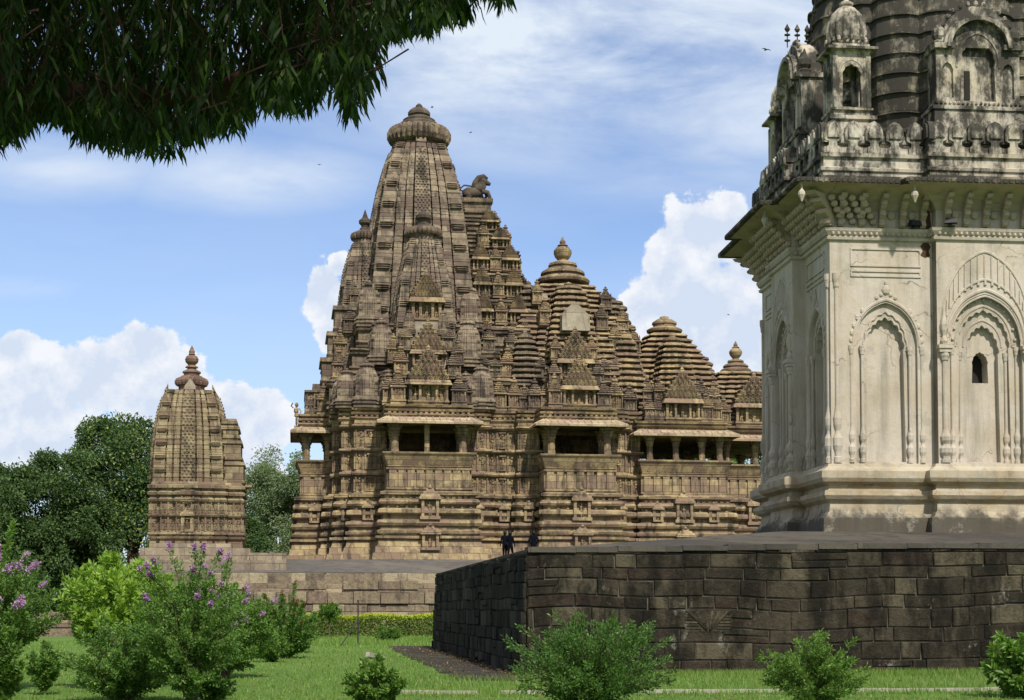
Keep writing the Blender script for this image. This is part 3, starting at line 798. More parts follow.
urus(0.0, 3.2, 9.0, 19.4, pts, 1.16, 1.15)

# stepped storeys behind the niches
mb = MB()
T1 = [(-5.6, -3.2), (-4.7, -3.2), (-4.7, -4.9), (-2.6, -4.9), (-2.6, -5.6), (2.6, -5.6), (2.6, -4.9), (6.3, -4.9), (6.3, -4.4), (12.4, -4.4)]
T1 = T1 + [(x, -y) for x, y in reversed(T1)]
stor = [(0, 0), (.16, .0), (.2, .12), (.32, .14), (.36, 0), (.46, 0), (.5, .16), (.62, .14), (.66, -.02)]
def storey(P, z0, z1, ledge=True):
    mb.plan(P, [(z0 + a, b) for a, b in stor] + [(z1 - .4, -.02), (z1 - .36, .14), (z1 - .26, .18), (z1 - .22, 0), (z1 - .14, 0), (z1 - .12, .12), (z1, .1)], True, True)
storey(T1, 8.94, 10.9)
T2 = rect(-4.3, 4.4, -4.5, 4.5); storey(T2, 10.9, 12.6)
T2b = [(-3.9, -3.6), (-3.0, -3.6), (-3.0, -4.1), (3.4, -4.1), (3.4, -3.6), (6.4, -3.6)]; T2b = T2b + [(x, -y) for x, y in reversed(T2b)]; storey(T2b, 12.6, 14.2)
T2c = rect(4.2, 12.2, -4.0, 4.0); storey(T2c, 10.9, 12.3)
storey(rect(6.2, 12.6, -3.2, 3.2), 12.3, 13.6)
# vestibule: steps up towards the great spire
VT = [(2.4, 6.7, 3.1, 12.6, 14.4), (2.4, 6.35, 2.7, 14.4, 16.1), (2.4, 6.15, 2.4, 16.1, 17.8), (2.4, 5.95, 2.1, 17.8, 19.3), (2.4, 5.35, 1.9, 19.3, 20.4), (2.0, 4.7, 1.75, 20.4, 21.5)]
for x0, x1, yy, z0, z1 in VT: storey(rect(x0, x1, -yy, yy), z0, z1)
mb.plan(rect(1.9, 4.35, -1.6, 1.6), [(21.5, 0), (21.7, 0), (21.72, .1), (21.85, .12), (21.9, 0), (22.35, 0), (22.38, .12), (22.62, .12)], True, True)
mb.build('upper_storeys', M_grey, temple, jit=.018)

# shared carved members
KUT = [m_kuta(1.0, 2.0).build('niche_shrine', M_grey, link=False), m_kuta(1.0, 2.3, pitch=5).build('niche_shrine', M_sand, link=False)]
SPI = m_spire(1.45, 2.5).build('corner_spire', M_tower, link=False)
SPIs = m_spire(1.0, 2.1).build('corner_spire', M_grey, link=False)
def K(x, y, z, s=1.0, rz=0, k=None): inst('niche_shrine', KUT[rng.randrange(2) if k is None else k], temple, (x, y, z), rz, s)
def SP(x, y, z, s=1.0, m=None): inst('corner_spire', m or SPI, temple, (x, y, z), 0, s)
# corner spires along the wall head
for x, y, s in ((-4.6, -4.75, .95), (-3.45, -5.0, 1.12), (-2.2, -5.2, .95), (2.35, -5.4, .9), (3.3, -5.2, 1.08), (-4.9, -3.4, .85)): SP(x, y, 8.94, s)
for x, y, s in ((-2.55, -4.0, 1.15), (2.62, -4.0, 1.2)): SP(x, y, 11.6, s)
for x, y, s in ((-3.2, -2.7, 1.1), (2.9, -2.7, 1.05)): SP(x, y, 14.1, (s, s, s * 1.05))
for x, y in ((-4.0, -3.9), (-4.6, -2.2), (-4.4, -3.2)): SP(x, y, 10.9, .8, SPIs)
for x, y, z, s in ((-5.9, -1.7, 8.96, .85), (-6.7, -1.5, 8.96, .62), (-5.0, -2.6, 10.9, .9), (-4.9, -1.6, 12.4, .85), (-4.35, -1.5, 14.0, .85), (-4.0, -1.3, 15.7, .75), (-5.6, -.5, 10.7, .95), (-4.9, 0, 12.6, .9), (-4.6, 0, 14.4, .8)): K(x, y, z, s)
mb = MB(); mb.plan(rect(-6.9, -5.0, -1.7, 1.7), [(8.94, 0), (9.1, 0), (9.12, .12), (9.3, .12), (9.32, -.05), (10.3, -.05), (10.33, .14), (10.45, .14), (10.48, -.3), (10.9, -.35)], True, True)
for i in range(3): mb.plan(rect(-6.0 + .38 * i, -2.5, -1.5, 1.5), [(10.9 + 1.6 * i, 0), (11.1 + 1.6 * i, .1), (11.3 + 1.6 * i, 0), (12.2 + 1.6 * i, 0), (12.24 + 1.6 * i, .14), (12.5 + 1.6 * i, .1)], True, True)
band_figs(mb, rect(-6.9, -5.0, -1.7, 1.7), 9.34, .9, .5)
mb.plan(rect(-4.75, -2.5, -1.2, 1.2), [(15.7, 0), (15.9, .1), (16.1, 0), (16.9, 0), (16.94, .12), (17.2, .1)], True, True)
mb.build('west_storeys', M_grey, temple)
# guardian figure on the west eave
mb = MB(); fig(mb, -7.45, -1.6, 8.25, 1.5); mb.box(-7.65, -7.15, -1.8, -1.4, 8.1, 8.28); mb.build('carved_figure', M_sand, temple)

# aedicules with pediments over the balconies
AE = m_aedicule(2.3, 1.45, 1.9).build('pediment_niche', M_base, link=False)
AE2 = m_aedicule(1.5, 1.3, 1.3, .8).build('pediment_niche', M_sand, link=False)
inst('pediment_niche', AE, temple, (0, -7.2, 8.96), 0, 1.0)
inst('pediment_niche', AE, temple, (0.05, -6.3, 11.0), 0, (.8, .8, .9))
inst('pediment_niche', AE2, temple, (0.03, -5.5, 14.05), 0, (1.15, 1, 1.15))
for s in (-1, 1):
    K(s * 1.75, -6.9, 8.96, .95); K(s * 1.55, -6.2, 10.6, .9); K(s * 1.25, -5.7, 12.3, .85); K(s * 2.2, -6.2, 9.0, .9); SP(s * 1.0, -5.5, 13.3, .7, SPIs); K(s * 1.9, -5.2, 11.6, .8)
mb = MB(); mb.box(-1.4, 1.4, -6.4, -3.6, 8.9, 11.0); mb.box(-1.3, 1.3, -5.7, -3.6, 11.0, 14.05); mb.box(-.75, .75, -5.0, -3.4, 14, 15.6)
mb.build('pediment_core', M_pale, temple)

# vestibule niches on the south face
for i, (x0, x1, yy, z0, z1) in enumerate(VT):
    n_ = max(2, int((x1 - 3.1) / .95)) if i < 5 else 1
    for k in range(n_):
        x = x1 - .5 - k * (x1 - 3.2) / n_
        if k % 2 == 0: inst('vestibule_niche', AE2, temple, (x, -yy - .28, z0 + .1), 0, (.62, .8, .62 * (z1 - z0) / 1.6 + .1))
        else: K(x, -yy - .1, z0 + .1, .78)
    K(x1 - .05, -yy + .6, z0 + .2, .72)
    K(x1 - .1, 0.3, z0 + .2, .8)
for x, y, z, s in ((10.9, -3.5, 14.2, .85), (11.7, -3.6, 12.8, .9), (12.3, -3.0, 14.0, .85), (11.3, -2.9, 15.6, .75), (13.1, -2.7, 12.8, .85), (7.4, -3.5, 14.4, .8), (7.0, -3.0, 15.8, .7)): K(x, y, z, s)

# lion facing east on the vestibule roof
def lion():
    mb = MB()
    mb.box(-.95, .85, -.36, .36, 0, .16)
    def ellr(a, b, ra, rb, n=10):
        a, b = Vector(a), Vector(b); mb.tube([a, a.lerp(b, .25), a.lerp(b, .5), a.lerp(b, .75), b], [ra * .55, ra, (ra + rb) * .52, rb, rb * .6], n)
    ellr((-.80, 0, .72), (.45, 0, .84), .36, .32, 12)
    ellr((.10, 0, .80), (.55, 0, 1.50), .36, .30, 12)
    ellr((.30, 0, 1.62), (.98, 0, 1.36), .27, .15, 12)
    mb.tube([(-.15, 0, 1.05), (.02, 0, 1.42), (.24, 0, 1.74), (.55, 0, 1.86), (.8, 0, 1.72)], [.14, .2, .2, .16, .08], 8)
    for s in (-1, 1):
        mb.tube([(-.62, s * .18, .75), (-.40, s * .2, .5), (-.62, s * .2, .34), (-.5, s * .2, .12)], [.26, .19, .13, .11], 8)
        mb.tube([(-.6, s * .2, .17), (-.2, s * .2, .17)], .11, 6)
    mb.tube([(.3, .17, .8), (.46, .19, .5), (.42, .19, .15)], [.2, .14, .11], 8)
    mb.tube([(.4, -.16, .86), (.80, -.17, .80), (.92, -.17, .5), (.84, -.17, .18)], [.18, .14, .12, .12], 8)
    mb.tube([(-.78, 0, .85), (-.98, 0, 1.0), (-.7, 0, 1.25), (-.25, 0, 1.22), (-.1, 0, 1.0)], [.06, .06, .055, .06, .05], 6)
    mb.ell(.66, .12, .36, .2, .18, .24, 8, 4); mb.ell(.76, .12, .72, .15, .14, .17, 8, 4)
    return mb
lion().build('lion_statue', M_black, temple, True).location = (3.55, 0, 22.62)

# assembly hall roofs
def hall(cx, z0, hws, z1, n, name, mat, hy=1.0, steps=((.62, .07), (.34, .14))):
    mb = MB(); pidha(mb, cx, 0, z0, z1, interp(hws), n, steps, hy)
    return mb.build(name, mat, temple, jit=.018)
h1 = hall(9.15, 11.2, [(0, 4.3), (.35, 3.75), (.7, 2.9), (.9, 2.0), (1, 1.45)], 17.5, 17, 'great_hall_roof', M_sand)
mb = MB(); bell(mb, 9.15, 0, 17.5, 1.72); mb.build('bell_crown', M_sand, h1)
mb = MB(); pot(mb, 9.15, 0, 19.25, .58); mb.build('finial', M_sand, h1)
def subp(cx, cy, z0, z1, w0, w1, n, name='side_roof', mat=None, knob=.5):
    mb = MB(); pidha(mb, cx, cy, z0, z1, interp([(0, w0), (.5, w0 * .6 + w1 * .42), (1, w1)]), n)
    mb.lathe(cx, cy, [(w1 * .8, z1 - .05), (w1 * .8, z1 + .12), (w1 * 1.0, z1 + .14), (w1 * .95, z1 + .28), (w1 * .5, z1 + .36), (w1 * .3, z1 + .42), (w1 * .35, z1 + .5), (.02, z1 + .5 + knob * .3)], 18)
    return mb.build(name, mat or M_sand, temple)
subp(8.95, -3.1, 9.6, 16.6, 1.95, .85, 19)
subp(12.0, -1.6, 11, 16.1, 1.35, .7, 12, mat=M_grey); subp(12.9, 0, 10.5, 15.2, 1.3, .7, 12, mat=M_grey)
subp(6.6, -2.2, 13.5, 16.8, .95, .5, 8, mat=M_grey); subp(12.35, -3.5, 9.8, 13.6, 1.15, .5, 10); subp(6.1, -4.0, 10.9, 13.4, .9, .5, 7, mat=M_grey)
subp(9.15, 3.1, 9.6, 16.4, 1.95, .85, 15)
for x, y, z, s in ((7.2, -5.3, 8.96, .9), (10.5, -5.3, 8.96, .9), (6.5, -5.2, 8.96, 1.0), (11.4, -5.0, 8.96, 1.0), (12.3, -5.0, 8.96, .9), (4.4, -4.85, 8.96, .95), (5.3, -5.0, 8.96, .9), (5.9, -5.1, 8.96, .8),
                   (10.9, -4.2, 10.9, .9), (11.6, -4.0, 10.9, .95), (6.9, -4.4, 10.9, .9), (5.0, -4.2, 10.9, .95), (4.2, -4.3, 10.9, .9), (3.5, -4.4, 11.0, .85), (3.9, -3.9, 12.6, .85), (5.3, -3.8, 12.5, .85),
                   (10.6, -3.4, 12.6, .9), (11.3, -3.2, 12.3, .95), (7.3, -3.4, 12.4, .9), (11.0, -2.6, 14.0, .85), (11.5, -2.0, 15.4, .7), (7.2, -2.8, 14.0, .9), (6.5, -3.1, 12.4, .9), (13.0, -2.4, 12.2, .9), (13.3, -1.4, 13.4, .8), (12.7, -3.4, 10.4, .8),
                   (10.2, -3.9, 12.6, .7), (7.7, -3.9, 12.6, .7), (6.3, -1.8, 17.0, .5)): K(x, y, z, s)
inst('pediment_niche', AE, temple, (8.85, -7.2, 8.96), 0, (.85, 1, .9))
inst('pediment_niche', AE, temple, (8.9, -5.7, 10.7), 0, (.85, .9, .95))
for s in (-1, 1): K(8.85 + s * 1.45, -6.9, 8.96, .9); K(8.85 + s * 1.3, -5.9, 10.4, .8); K(8.85 + s * 1.1, -5.2, 12.0, .7)
# plain repair slabs
mb = MB(); z = 13.9
prof = [(-.85, 0), (.85, 0), (.85, .95), (.55, 1.25), (.2, 1.62), (-.25, 1.62), (-.6, 1.3), (-.85, .95)]
mb.loft([[(9.05 + x, -5.12 + .16 * zz, z + zz) for x, zz in prof], [(9.05 + x, -4.1, z + zz) for x, zz in prof]])
mb.build('repair_slab', M_pale, temple)
mb = MB(); mb.loft([rect(6.55, 7.55, -3.2, -1.8), rect(6.95, 7.85, -2.6, -1.6)] and [[(6.5, -3.45, 13.4), (7.7, -3.45, 13.4), (7.7, -1.8, 13.4), (6.5, -1.8, 13.4)], [(6.95, -2.5, 16.6), (7.75, -2.5, 16.6), (7.75, -1.6, 16.6), (6.95, -1.6, 16.6)]])
mb.build('repair_slab', M_pale, temple)

# smaller hall and porch roofs
mb = MB()
storey(rect(12.9, 17.6, -5.4, 5.4), 8.4, 9.6); storey(rect(13.3, 17.4, -3.9, 3.9), 9.6, 10.4); storey(rect(17.9, 22.0, -4.0, 4.0), 8.4, 9.5); storey(rect(12.2, 14.2, -2.6, 2.6), 9.6, 11.4); storey(rect(17.2, 19.2, -2.2, 2.2), 9.5, 10.6)
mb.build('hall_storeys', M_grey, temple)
h2 = hall(15.75, 9.9, [(0, 3.0), (.4, 2.55), (.75, 1.75), (1, .95)], 14.7, 13, 'hall_roof', M_sand)
mb = MB(); mb.lathe(15.75, 0, [(.7, 14.65), (.7, 14.85), (1.12, 14.87), (1.15, 15.0), (.95, 15.12), (.72, 15.2), (.72, 15.34), (.8, 15.38), (.78, 15.5), (.5, 15.68), (.3, 15.76), (.28, 15.86), (.02, 15.95)], 24); mb.build('bell_crown', M_sand, h2)
subp(15.6, -2.6, 9.4, 13.7, 1.4, .62, 12); subp(17.9, -.6, 9.4, 12.9, 1.0, .6, 8, mat=M_grey)
h3 = hall(20.45, 9.3, [(0, 2.7), (.5, 2.15), (1, 1.35)], 12.3, 9, 'porch_roof', M_sand)
mb = MB(); bell(mb, 20.45, 0, 12.25, 1.0); mb.build('bell_crown', M_sand, h3)
mb = MB(); pot(mb, 20.45, 0, 13.3, .42); mb.build('finial', M_sand, h3)
inst('pediment_niche', AE, temple, (15.4, -5.9, 8.42), 0, (.92, 1, .95))
inst('pediment_niche', AE, temple, (20.3, -4.5, 8.42), 0, (1.05, 1, .95))
for x, y, z, s in ((13.4, -5.6, 8.42, .8), (14.0, -5.4, 8.42, .8), (16.9, -5.5, 8.42, .85), (17.5, -5.4, 8.42, .8), (13.6, -4.3, 9.6, .85), (17.0, -4.2, 9.6, .85), (13.3, -3.2, 10.4, .85), (18.4, -4.2, 8.42, .8), (22.1, -4.2, 8.42, .8), (18.0, -3.2, 9.5, .8), (14.2, -4.6, 9.6, .75), (16.6, -4.7, 9.6, .75), (12.9, -2.8, 11.2, .75)): K(x, y, z, s)

# ------------------------------------------------------------------ small shrine on the corner of the terrace
shrine = thing('shrine', 'small narrow sandstone shrine with single curved spire, at the left end of the terrace', 'shrine', (-18.04, 84, 4.25), YAW)
M_sh = mat_stone('shrine_sandstone', shrine, [(0.29, .235, .145), (.19, .15, .098), (.38, .315, .19), (.18, .13, .092)], dk=.85, bw=.75, bh=.36, carve=.12)
M_sh2 = mat_stone('shrine_red_sandstone', shrine, [(0.22, .14, .10), (.17, .11, .085), (.26, .17, .12), (.15, .10, .08)], dk=.7)
PS = [(-2.0, -2.0), (-1.45, -2.0), (-1.45, -2.15), (-.62, -2.15), (-.62, -2.3), (.62, -2.3), (.62, -2.15), (1.3, -2.15), (1.3, -2.0), (2.0, -2.0), (2.0, -1.6), (2.9, -1.6)]
PS = PS + [(x, -y) for x, y in reversed(PS)]
mb = MB()
mb.plan(PS, [(0, .34), (.18, .34), (.2, .16), (.32, .14), (.34, .06), (.95, .03), (.97, .16), (1.07, .2), (1.1, .04), (1.18, .04), (1.2, .14), (1.32, .14), (1.35, 0), (2.15, 0), (2.17, .12), (2.28, .18), (2.33, 0), (2.98, 0), (3.0, .1), (3.12, .16), (3.2, .05),
               (3.35, .0), (3.37, .16), (3.5, .2), (3.6, .0), (3.72, 0), (3.74, .16), (3.9, .18), (3.96, .0), (4.1, -.05)])
band_figs(mb, PS, 1.38, .75, .42, .25); band_figs(mb, PS, 2.35, .6, .42, .25)
mb.build('wall', M_sh, shrine)
mb = MB(); shikhara(mb, -.02, 0, 4.1, 9.3, interp([(0, 1.90), (.3, 1.86), (.62, 1.72), (.82, 1.54), (.94, 1.36), (1, 1.2)]), bhumi=7, dz=.26, slot=.05)
for s in (-1, 1):
    mb.add([(s * 1.3 - .1, -1.3, 9.2), (s * 1.3 + .1, -1.3, 9.2), (s * 1.2, -1.15, 9.62), (s * 1.3 - .1, -.8, 9.2), (s * 1.3 + .1, -.8, 9.2)], [(0, 1, 2), (0, 2, 3), (1, 4, 2), (3, 2, 4)])
ss = mb.build('main_spire', M_sh, shrine)
mb = MB(); mb.lathe(0, 0, [(.72, 9.2), (.72, 9.75)], 18); amalaka(mb, 0, 0, 9.62, .94, .5, lobes=24)
mb.lathe(0, 0, [(.66, 10.1), (.6, 10.2), (.44, 10.26), (.44, 10.36), (.52, 10.4), (.5, 10.48), (.3, 10.58), (.22, 10.66), (.36, 10.7), (.34, 10.76), (.2, 10.84)], 20)
mb.build('ribbed_crown', M_sh2, ss)
mb = MB(); mb.lathe(0, 0, [(.14, 10.8), (.34, 11.0), (.38, 11.18), (.3, 11.34), (.14, 11.42), (.2, 11.46), (.15, 11.52), (.17, 11.62), (.02, 11.95)], 16); mb.build('finial', M_sh2, ss)
mb = MB(); mb.loft([[(-.3, -1.25, 9.3), (.3, -1.25, 9.3), (.3, -1.05, 9.3), (-.3, -1.05, 9.3)], [(-.3, -1.2, 9.5), (.3, -1.2, 9.5), (.3, -1.0, 9.5), (-.3, -1.0, 9.5)], [(-.02, -1.0, 9.95), (.02, -1.0, 9.95), (.02, -.95, 9.95), (-.02, -.95, 9.95)]]); mb.build('pointed_slab', M_pale, ss)
mb = MB()
for k, (x1, z0, z1) in enumerate(((2.95, 4.0, 5.3), (2.8, 5.3, 6.5), (2.65, 6.5, 7.3), (2.5, 7.3, 7.7))):
    mb.plan(rect(1.2, x1, -1.25, 1.25), [(z0, 0), (z0 + .1, 0), (z0 + .12, .08), (z0 + .25, .1), (z0 + .28, 0), (z1 - .2, 0), (z1 - .18, .08), (z1, .05)], True, True)
mb.build('vestibule_roof', M_sh, shrine)
inst('niche_shrine', KUT[1], shrine, (0, -2.05, 3.0), 0, (.8, .8, .55)); inst('niche', NI2, shrine, (0, -2.45, 1.35), 0, (1.1, 1, 1.2))
mb = MB(); mb.box(3.0, 3.4, -.4, .4, 3.95, 4.1); mb.build('spout', M_sh, shrine)

# ------------------------------------------------------------------ terrace under both
terr = thing('stone_terrace', 'long low sandstone terrace of stepped courses beneath the brown temple', 'terrace', (-5.84, 93, 0), YAW)
M_ter = mat_stone('terrace_stone', terr, [(0.30, .25, .18), (.22, .18, .135), (.38, .32, .23), (.22, .175, .14)], dk=.55, bw=1.5, bh=.42)
M_pave = mat_stone('terrace_paving', terr, [(0.105, .098, .09), (.13, .12, .108), (.085, .08, .077), (.15, .135, .115)], dk=.4, bw=2, bh=1, joint=.2)
M_terb = mat_blocks('terrace_blocks', terr, [(0.28, .225, .155), (.165, .13, .10), (.37, .31, .215), (.20, .145, .115)], dark=(.05, .042, .035), dk=.6, white=.3)
mb = MB(); PT = rect(-15.4, 34, -14.2, 14)
mb.plan(PT, [(-.1, 1.3), (.40, 1.3), (.42, 1.0), (.80, 1.0), (.82, .8), (1.22, .8), (1.24, .55), (1.62, .55), (1.64, .4), (2.2, .4), (2.22, .2), (2.44, .2), (2.46, .0), (3.2, .0)], False, True)
mb.box(-21, -15.3, -13.6, 10, -.1, 1.2); b = mb.build('rubble_core', M_ter, terr)
mb = MB(); crs = [(-.05, .42, 1.35), (.44, .82, 1.03), (.84, 1.22, .83), (1.24, 1.62, .72), (1.64, 1.84, .5), (1.84, 2.2, .6), (2.22, 2.44, .3), (2.44, 2.70, .14), (2.70, 3.27, .0)]
mb.M = Matrix.Translation((0, -14.2, 0)); lay_blocks(mb, -15.9, 30, crs, 12, .014, .6, 2.0, .5, .06)
lay_blocks(mb, -21, -15.6, [(-.05, .42, .0), (.44, .82, -.2), (.84, 1.22, -.4)], 13, .014, .6, 1.6, .5, .06)
mb.M = Matrix.Translation((-15.4, 0, 0)) @ Matrix.Rotation(-math.pi / 2, 4, 'Z'); lay_blocks(mb, -12, 15.3, [(c[0], c[1], c[2]) for c in crs[3:]], 14, .014, .6, 1.8, .5, .06)
mb.M = None; mb.build('stone_courses', M_terb, terr)
mb = MB()    # loose, uneven blocks of the upper course
x = -15.3; r2 = random.Random(3)
while x < 30:
    w = r2.uniform(.6, 1.6); mb.box(x, x + w - .04, -15.02 + r2.uniform(-.08, .1), -14.2, 1.68, 2.2 + r2.uniform(.0, .12)); x += w
x = -15.3
while x < 30:
    w = r2.uniform(.8, 2.2)
    if r2.random() < .35: mb.box(x, x + w - .03, -14.6 + r2.uniform(-.05, .1), -14.2, 2.42, 2.7 + r2.uniform(0, .2))
    x += w
mb.build('loose_blocks', M_terb, terr)
mb = MB()   # paving that climbs gently to the foot of the temple
mb.loft([[(-15.4, -14.2, 3.283), (34, -14.2, 3.283), (34, 14, 3.283), (-15.4, 14, 3.283)], [(-12.5, -9.4, 4.12), (30, -9.4, 4.12), (30, 10.5, 4.12), (-12.5, 10.5, 4.12)]], False, True)
mb.build('paving', M_pave, terr)
steps = thing('stone_steps', 'pale stone steps and blocks between the small shrine and the brown temple', 'steps', (-5.84, 93, 0), YAW)
mb = MB(); mb.box(-9.9, -8.0, -12.8, -9.0, 3.3, 4.35); mb.build('step', M_ter, steps)
mb = MB(); mb.box(-15.6, -9.9, -12.4, -4.0, 3.3, 4.6); mb.frus(-14.9, -10.9, -12.3, -4.0, 4.6, 4.85, .04); mb.build('step', M_ter, steps)
mb = MB(); mb.box(-16.0, -8.0, -13.4, -12.42, 3.0, 3.95); mb.build('step', M_ter, steps)
blk = MB(); blk.frus(0, .9, 0, .7, 0, .62, .06); o = blk.build('stone_block', M_ter); o.location = (1.75, 85.1, 4.12); o.rotation_euler = (0, 0, YAW)
tag(o, 'pale squared stone block beside the temple foot, right of the people', 'block')
M_foot = mat_stone('footing_stone', terr, [(0.22, .18, .13), (.16, .13, .10), (.28, .235, .165), (.16, .125, .095)], dk=.8, bw=1.3, bh=.31)
base2 = thing('shrine_footing', 'broad stone footing under the small left shrine', 'footing', (-18.04, 84, 3.2), YAW)
mb = MB(); mb.box(-2.9, 4.2, -3.0, 3.4, 0, .62); mb.build('slab', M_foot, base2)
mb = MB(); mb.frus(-2.6, 3.6, -2.7, 3.0, .62, 1.06, .05); mb.build('slab', M_foot, base2)

# ------------------------------------------------------------------ dark platform on the right
plat = thing('stone_platform', 'high blackened block masonry platform under the white temple, right', 'platform', (0.34, 34.42, 0), YAW)
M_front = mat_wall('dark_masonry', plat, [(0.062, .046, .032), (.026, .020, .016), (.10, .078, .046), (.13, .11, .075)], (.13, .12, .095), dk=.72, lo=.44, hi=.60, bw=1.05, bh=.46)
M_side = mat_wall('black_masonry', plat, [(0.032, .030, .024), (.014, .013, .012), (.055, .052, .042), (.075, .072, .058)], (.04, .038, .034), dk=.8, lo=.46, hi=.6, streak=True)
M_top = mat_stone('platform_paving', plat, [(0.060, .056, .050), (.08, .074, .066), (.05, .047, .043), (.095, .086, .07)], dk=.7, bw=1.6, bh=.8, joint=.25)
L_, D_ = 26.0, 22.0
def rough_wall(x0, x1, fn, z0, zt, mat, name, nx, nz, seed):
    """gently uneven wall face; fn(u, out) -> x, y"""
    r = random.Random(seed); mb = MB(); vs = []; fs = []
    for j in range(nz + 1):
        for i in range(nx + 1):
            u = x0 + (x1 - x0) * i / nx; v = j / nz; z = z0 + (zt(u) - z0) * v
            e = 0 if i in (0, nx) else r.uniform(-.025, .025)
            x, y = fn(u, .16 * (1 - v) + e); vs.append((x, y, z + (r.uniform(-.03, .02) if j == nz else 0)))
    for j in range(nz):
        for i in range(nx):
            a = j * (nx + 1) + i; fs.append((a, a + 1, a + nx + 2, a + nx + 1))
    mb.add(vs, fs); return mb.build(name, mat, plat)
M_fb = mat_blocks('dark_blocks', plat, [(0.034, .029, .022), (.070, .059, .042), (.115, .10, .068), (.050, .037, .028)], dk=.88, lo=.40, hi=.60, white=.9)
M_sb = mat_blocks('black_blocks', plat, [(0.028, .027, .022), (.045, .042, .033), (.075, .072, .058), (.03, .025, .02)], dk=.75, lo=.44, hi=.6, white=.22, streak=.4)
r = random.Random(21); zs = [-.05, .32]
for h_ in (.42, .34, .46, .30, .40, .28, .34, .2): zs.append(min(2.97, zs[-1] + h_))
zs = sorted(set(zs)); zs[-1] = 2.97
TF = lambda u: 2.83 + .15 * min(u / 9, 1)
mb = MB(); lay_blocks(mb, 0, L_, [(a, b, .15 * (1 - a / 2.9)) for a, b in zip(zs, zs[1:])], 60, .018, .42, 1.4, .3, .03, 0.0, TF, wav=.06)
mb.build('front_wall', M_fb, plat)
mb = MB(); mb.M = Matrix.Rotation(-math.pi / 2, 4, 'Z')
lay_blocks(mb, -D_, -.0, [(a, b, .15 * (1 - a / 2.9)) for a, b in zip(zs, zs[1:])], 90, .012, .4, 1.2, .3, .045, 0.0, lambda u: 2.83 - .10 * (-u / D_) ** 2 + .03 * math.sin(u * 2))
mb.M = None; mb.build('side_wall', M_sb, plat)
M_mort = mat_plain('old_mortar', (.11, .10, .085), .95, .5, 3)
mb = MB(); mb.loft([[(.0, -.12, -.1), (L_, -.12, -.1), (L_, D_, -.1), (.0, D_, -.1)], [(.03, .03, 2.77), (L_, .03, 2.77), (L_, D_, 2.66), (.03, D_, 2.66)]]); mb.build('core', M_mort, plat)
mb = MB(); mb.loft([[(0.02, .04, 2.5), (9, .04, 2.5), (L_, .04, 2.5), (L_, D_, 2.5), (0.02, D_, 2.5)], [(0, .02, 2.88), (9, .02, 3.03), (L_, .02, 3.04), (L_, D_, 3.04), (0, D_, 2.77)], [(7.3, 3.6, 3.52), (9.5, 3.6, 3.52), (22, 3.6, 3.52), (22, 17, 3.52), (7.3, 17, 3.52)]], False, True); mb.build('paving', M_top, plat)
mb = MB(); r = random.Random(8); x = 0.02
while x < L_:     # coping slabs
    w = r.uniform(.9, 1.9); mb.box(x, x + w - .012, -.03 - r.uniform(0, .05), .5, TF(x) - r.uniform(.02, .03), TF(x) + .09 + r.uniform(0, .02)); x += w
mb.build('coping', M_top, plat)
mb = MB()      # carved block with radiating grooves
cx, cz = 4.25, 1.0
mb.box(cx - .55, cx + .55, -.125, .05, cz - .02, cz + .5)
for i in range(9):
    for s in (-1, 1):
        a = (i + .5) / 9; x1 = s * (.05 + .47 * a); 
        mb.add([(cx + s * .02, -.155, cz + .02 + .28 * a * 0), (cx + s * .05, -.155, cz + .02), (cx + x1 + s * .035, -.155, cz + .46), (cx + x1, -.155, cz + .46), (cx + s * .035, -.12, cz + .02), (cx + x1 + s * .08, -.12, cz + .46), (cx + x1 - s * .03, -.12, cz + .46)],
               [(0, 1, 2, 3), (1, 4, 5, 2), (0, 3, 6, 4)])
for i in range(6):
    for s in (-1, 1): mb.box(cx + (s * .54 if s > 0 else -.54) - (.38 - .05 * i if s > 0 else 0), cx + (s * .54) + (.38 - .05 * i if s < 0 else 0), -.14, .0, cz + .04 + i * .07, cz + .075 + i * .07)
mb.build('carved_block', M_fb, plat)
mb = MB(); r = random.Random(5)
for i in range(26):
    u = r.uniform(-.2, 9); s_ = r.uniform(.08, .25)
    mb.M = Matrix.Translation((r.uniform(-.5, .1) if i % 2 else u, -.25 if i % 2 == 0 else r.uniform(0, 20), 0)) @ Matrix.Rotation(r.uniform(0, 3), 4, 'Z')
    mb.frus(-s_, s_, -s_ * .7, s_ * .7, -.05, s_ * .6, s_ * .3)
mb.M = None; o = mb.build('rubble', M_front); o.parent = plat

# ------------------------------------------------------------------ white temple
W0 = 8.4; wt = thing('white_temple', 'white plastered temple with arched niches, wide eave and blackened dome, right edge', 'temple', (8.55, 40, 3.62), R(5.6)); wt.scale = (1, .82, 1)
M_wh = mat_plaster('white_plaster', wt, (0.485, .438, .378), black=.65, lo=.58, hi=.76, yellow=.4)
M_pl = mat_plaster('plinth_plaster', wt, (0.45, .405, .32), black=.85, lo=.56, hi=.76, yellow=.6, zlo=(0, .75, .38), ochre=(.35, 1.2))
M_up = mat_plaster('stained_plaster', wt, (0.50, .465, .395), black=.96, lo=.415, hi=.54, yellow=.45)
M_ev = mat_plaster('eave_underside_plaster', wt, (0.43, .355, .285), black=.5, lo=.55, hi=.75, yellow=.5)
M_dk = mat_plaster('blackened_plaster', wt, (0.32, .29, .22), black=.96, lo=.33, hi=.50, yellow=.2)
M_void = mat_plain('unlit_interior', (.02, .018, .015), .9)
c_ = W0 / 2; B0, B1, BP = 2.85, 5.55, .35
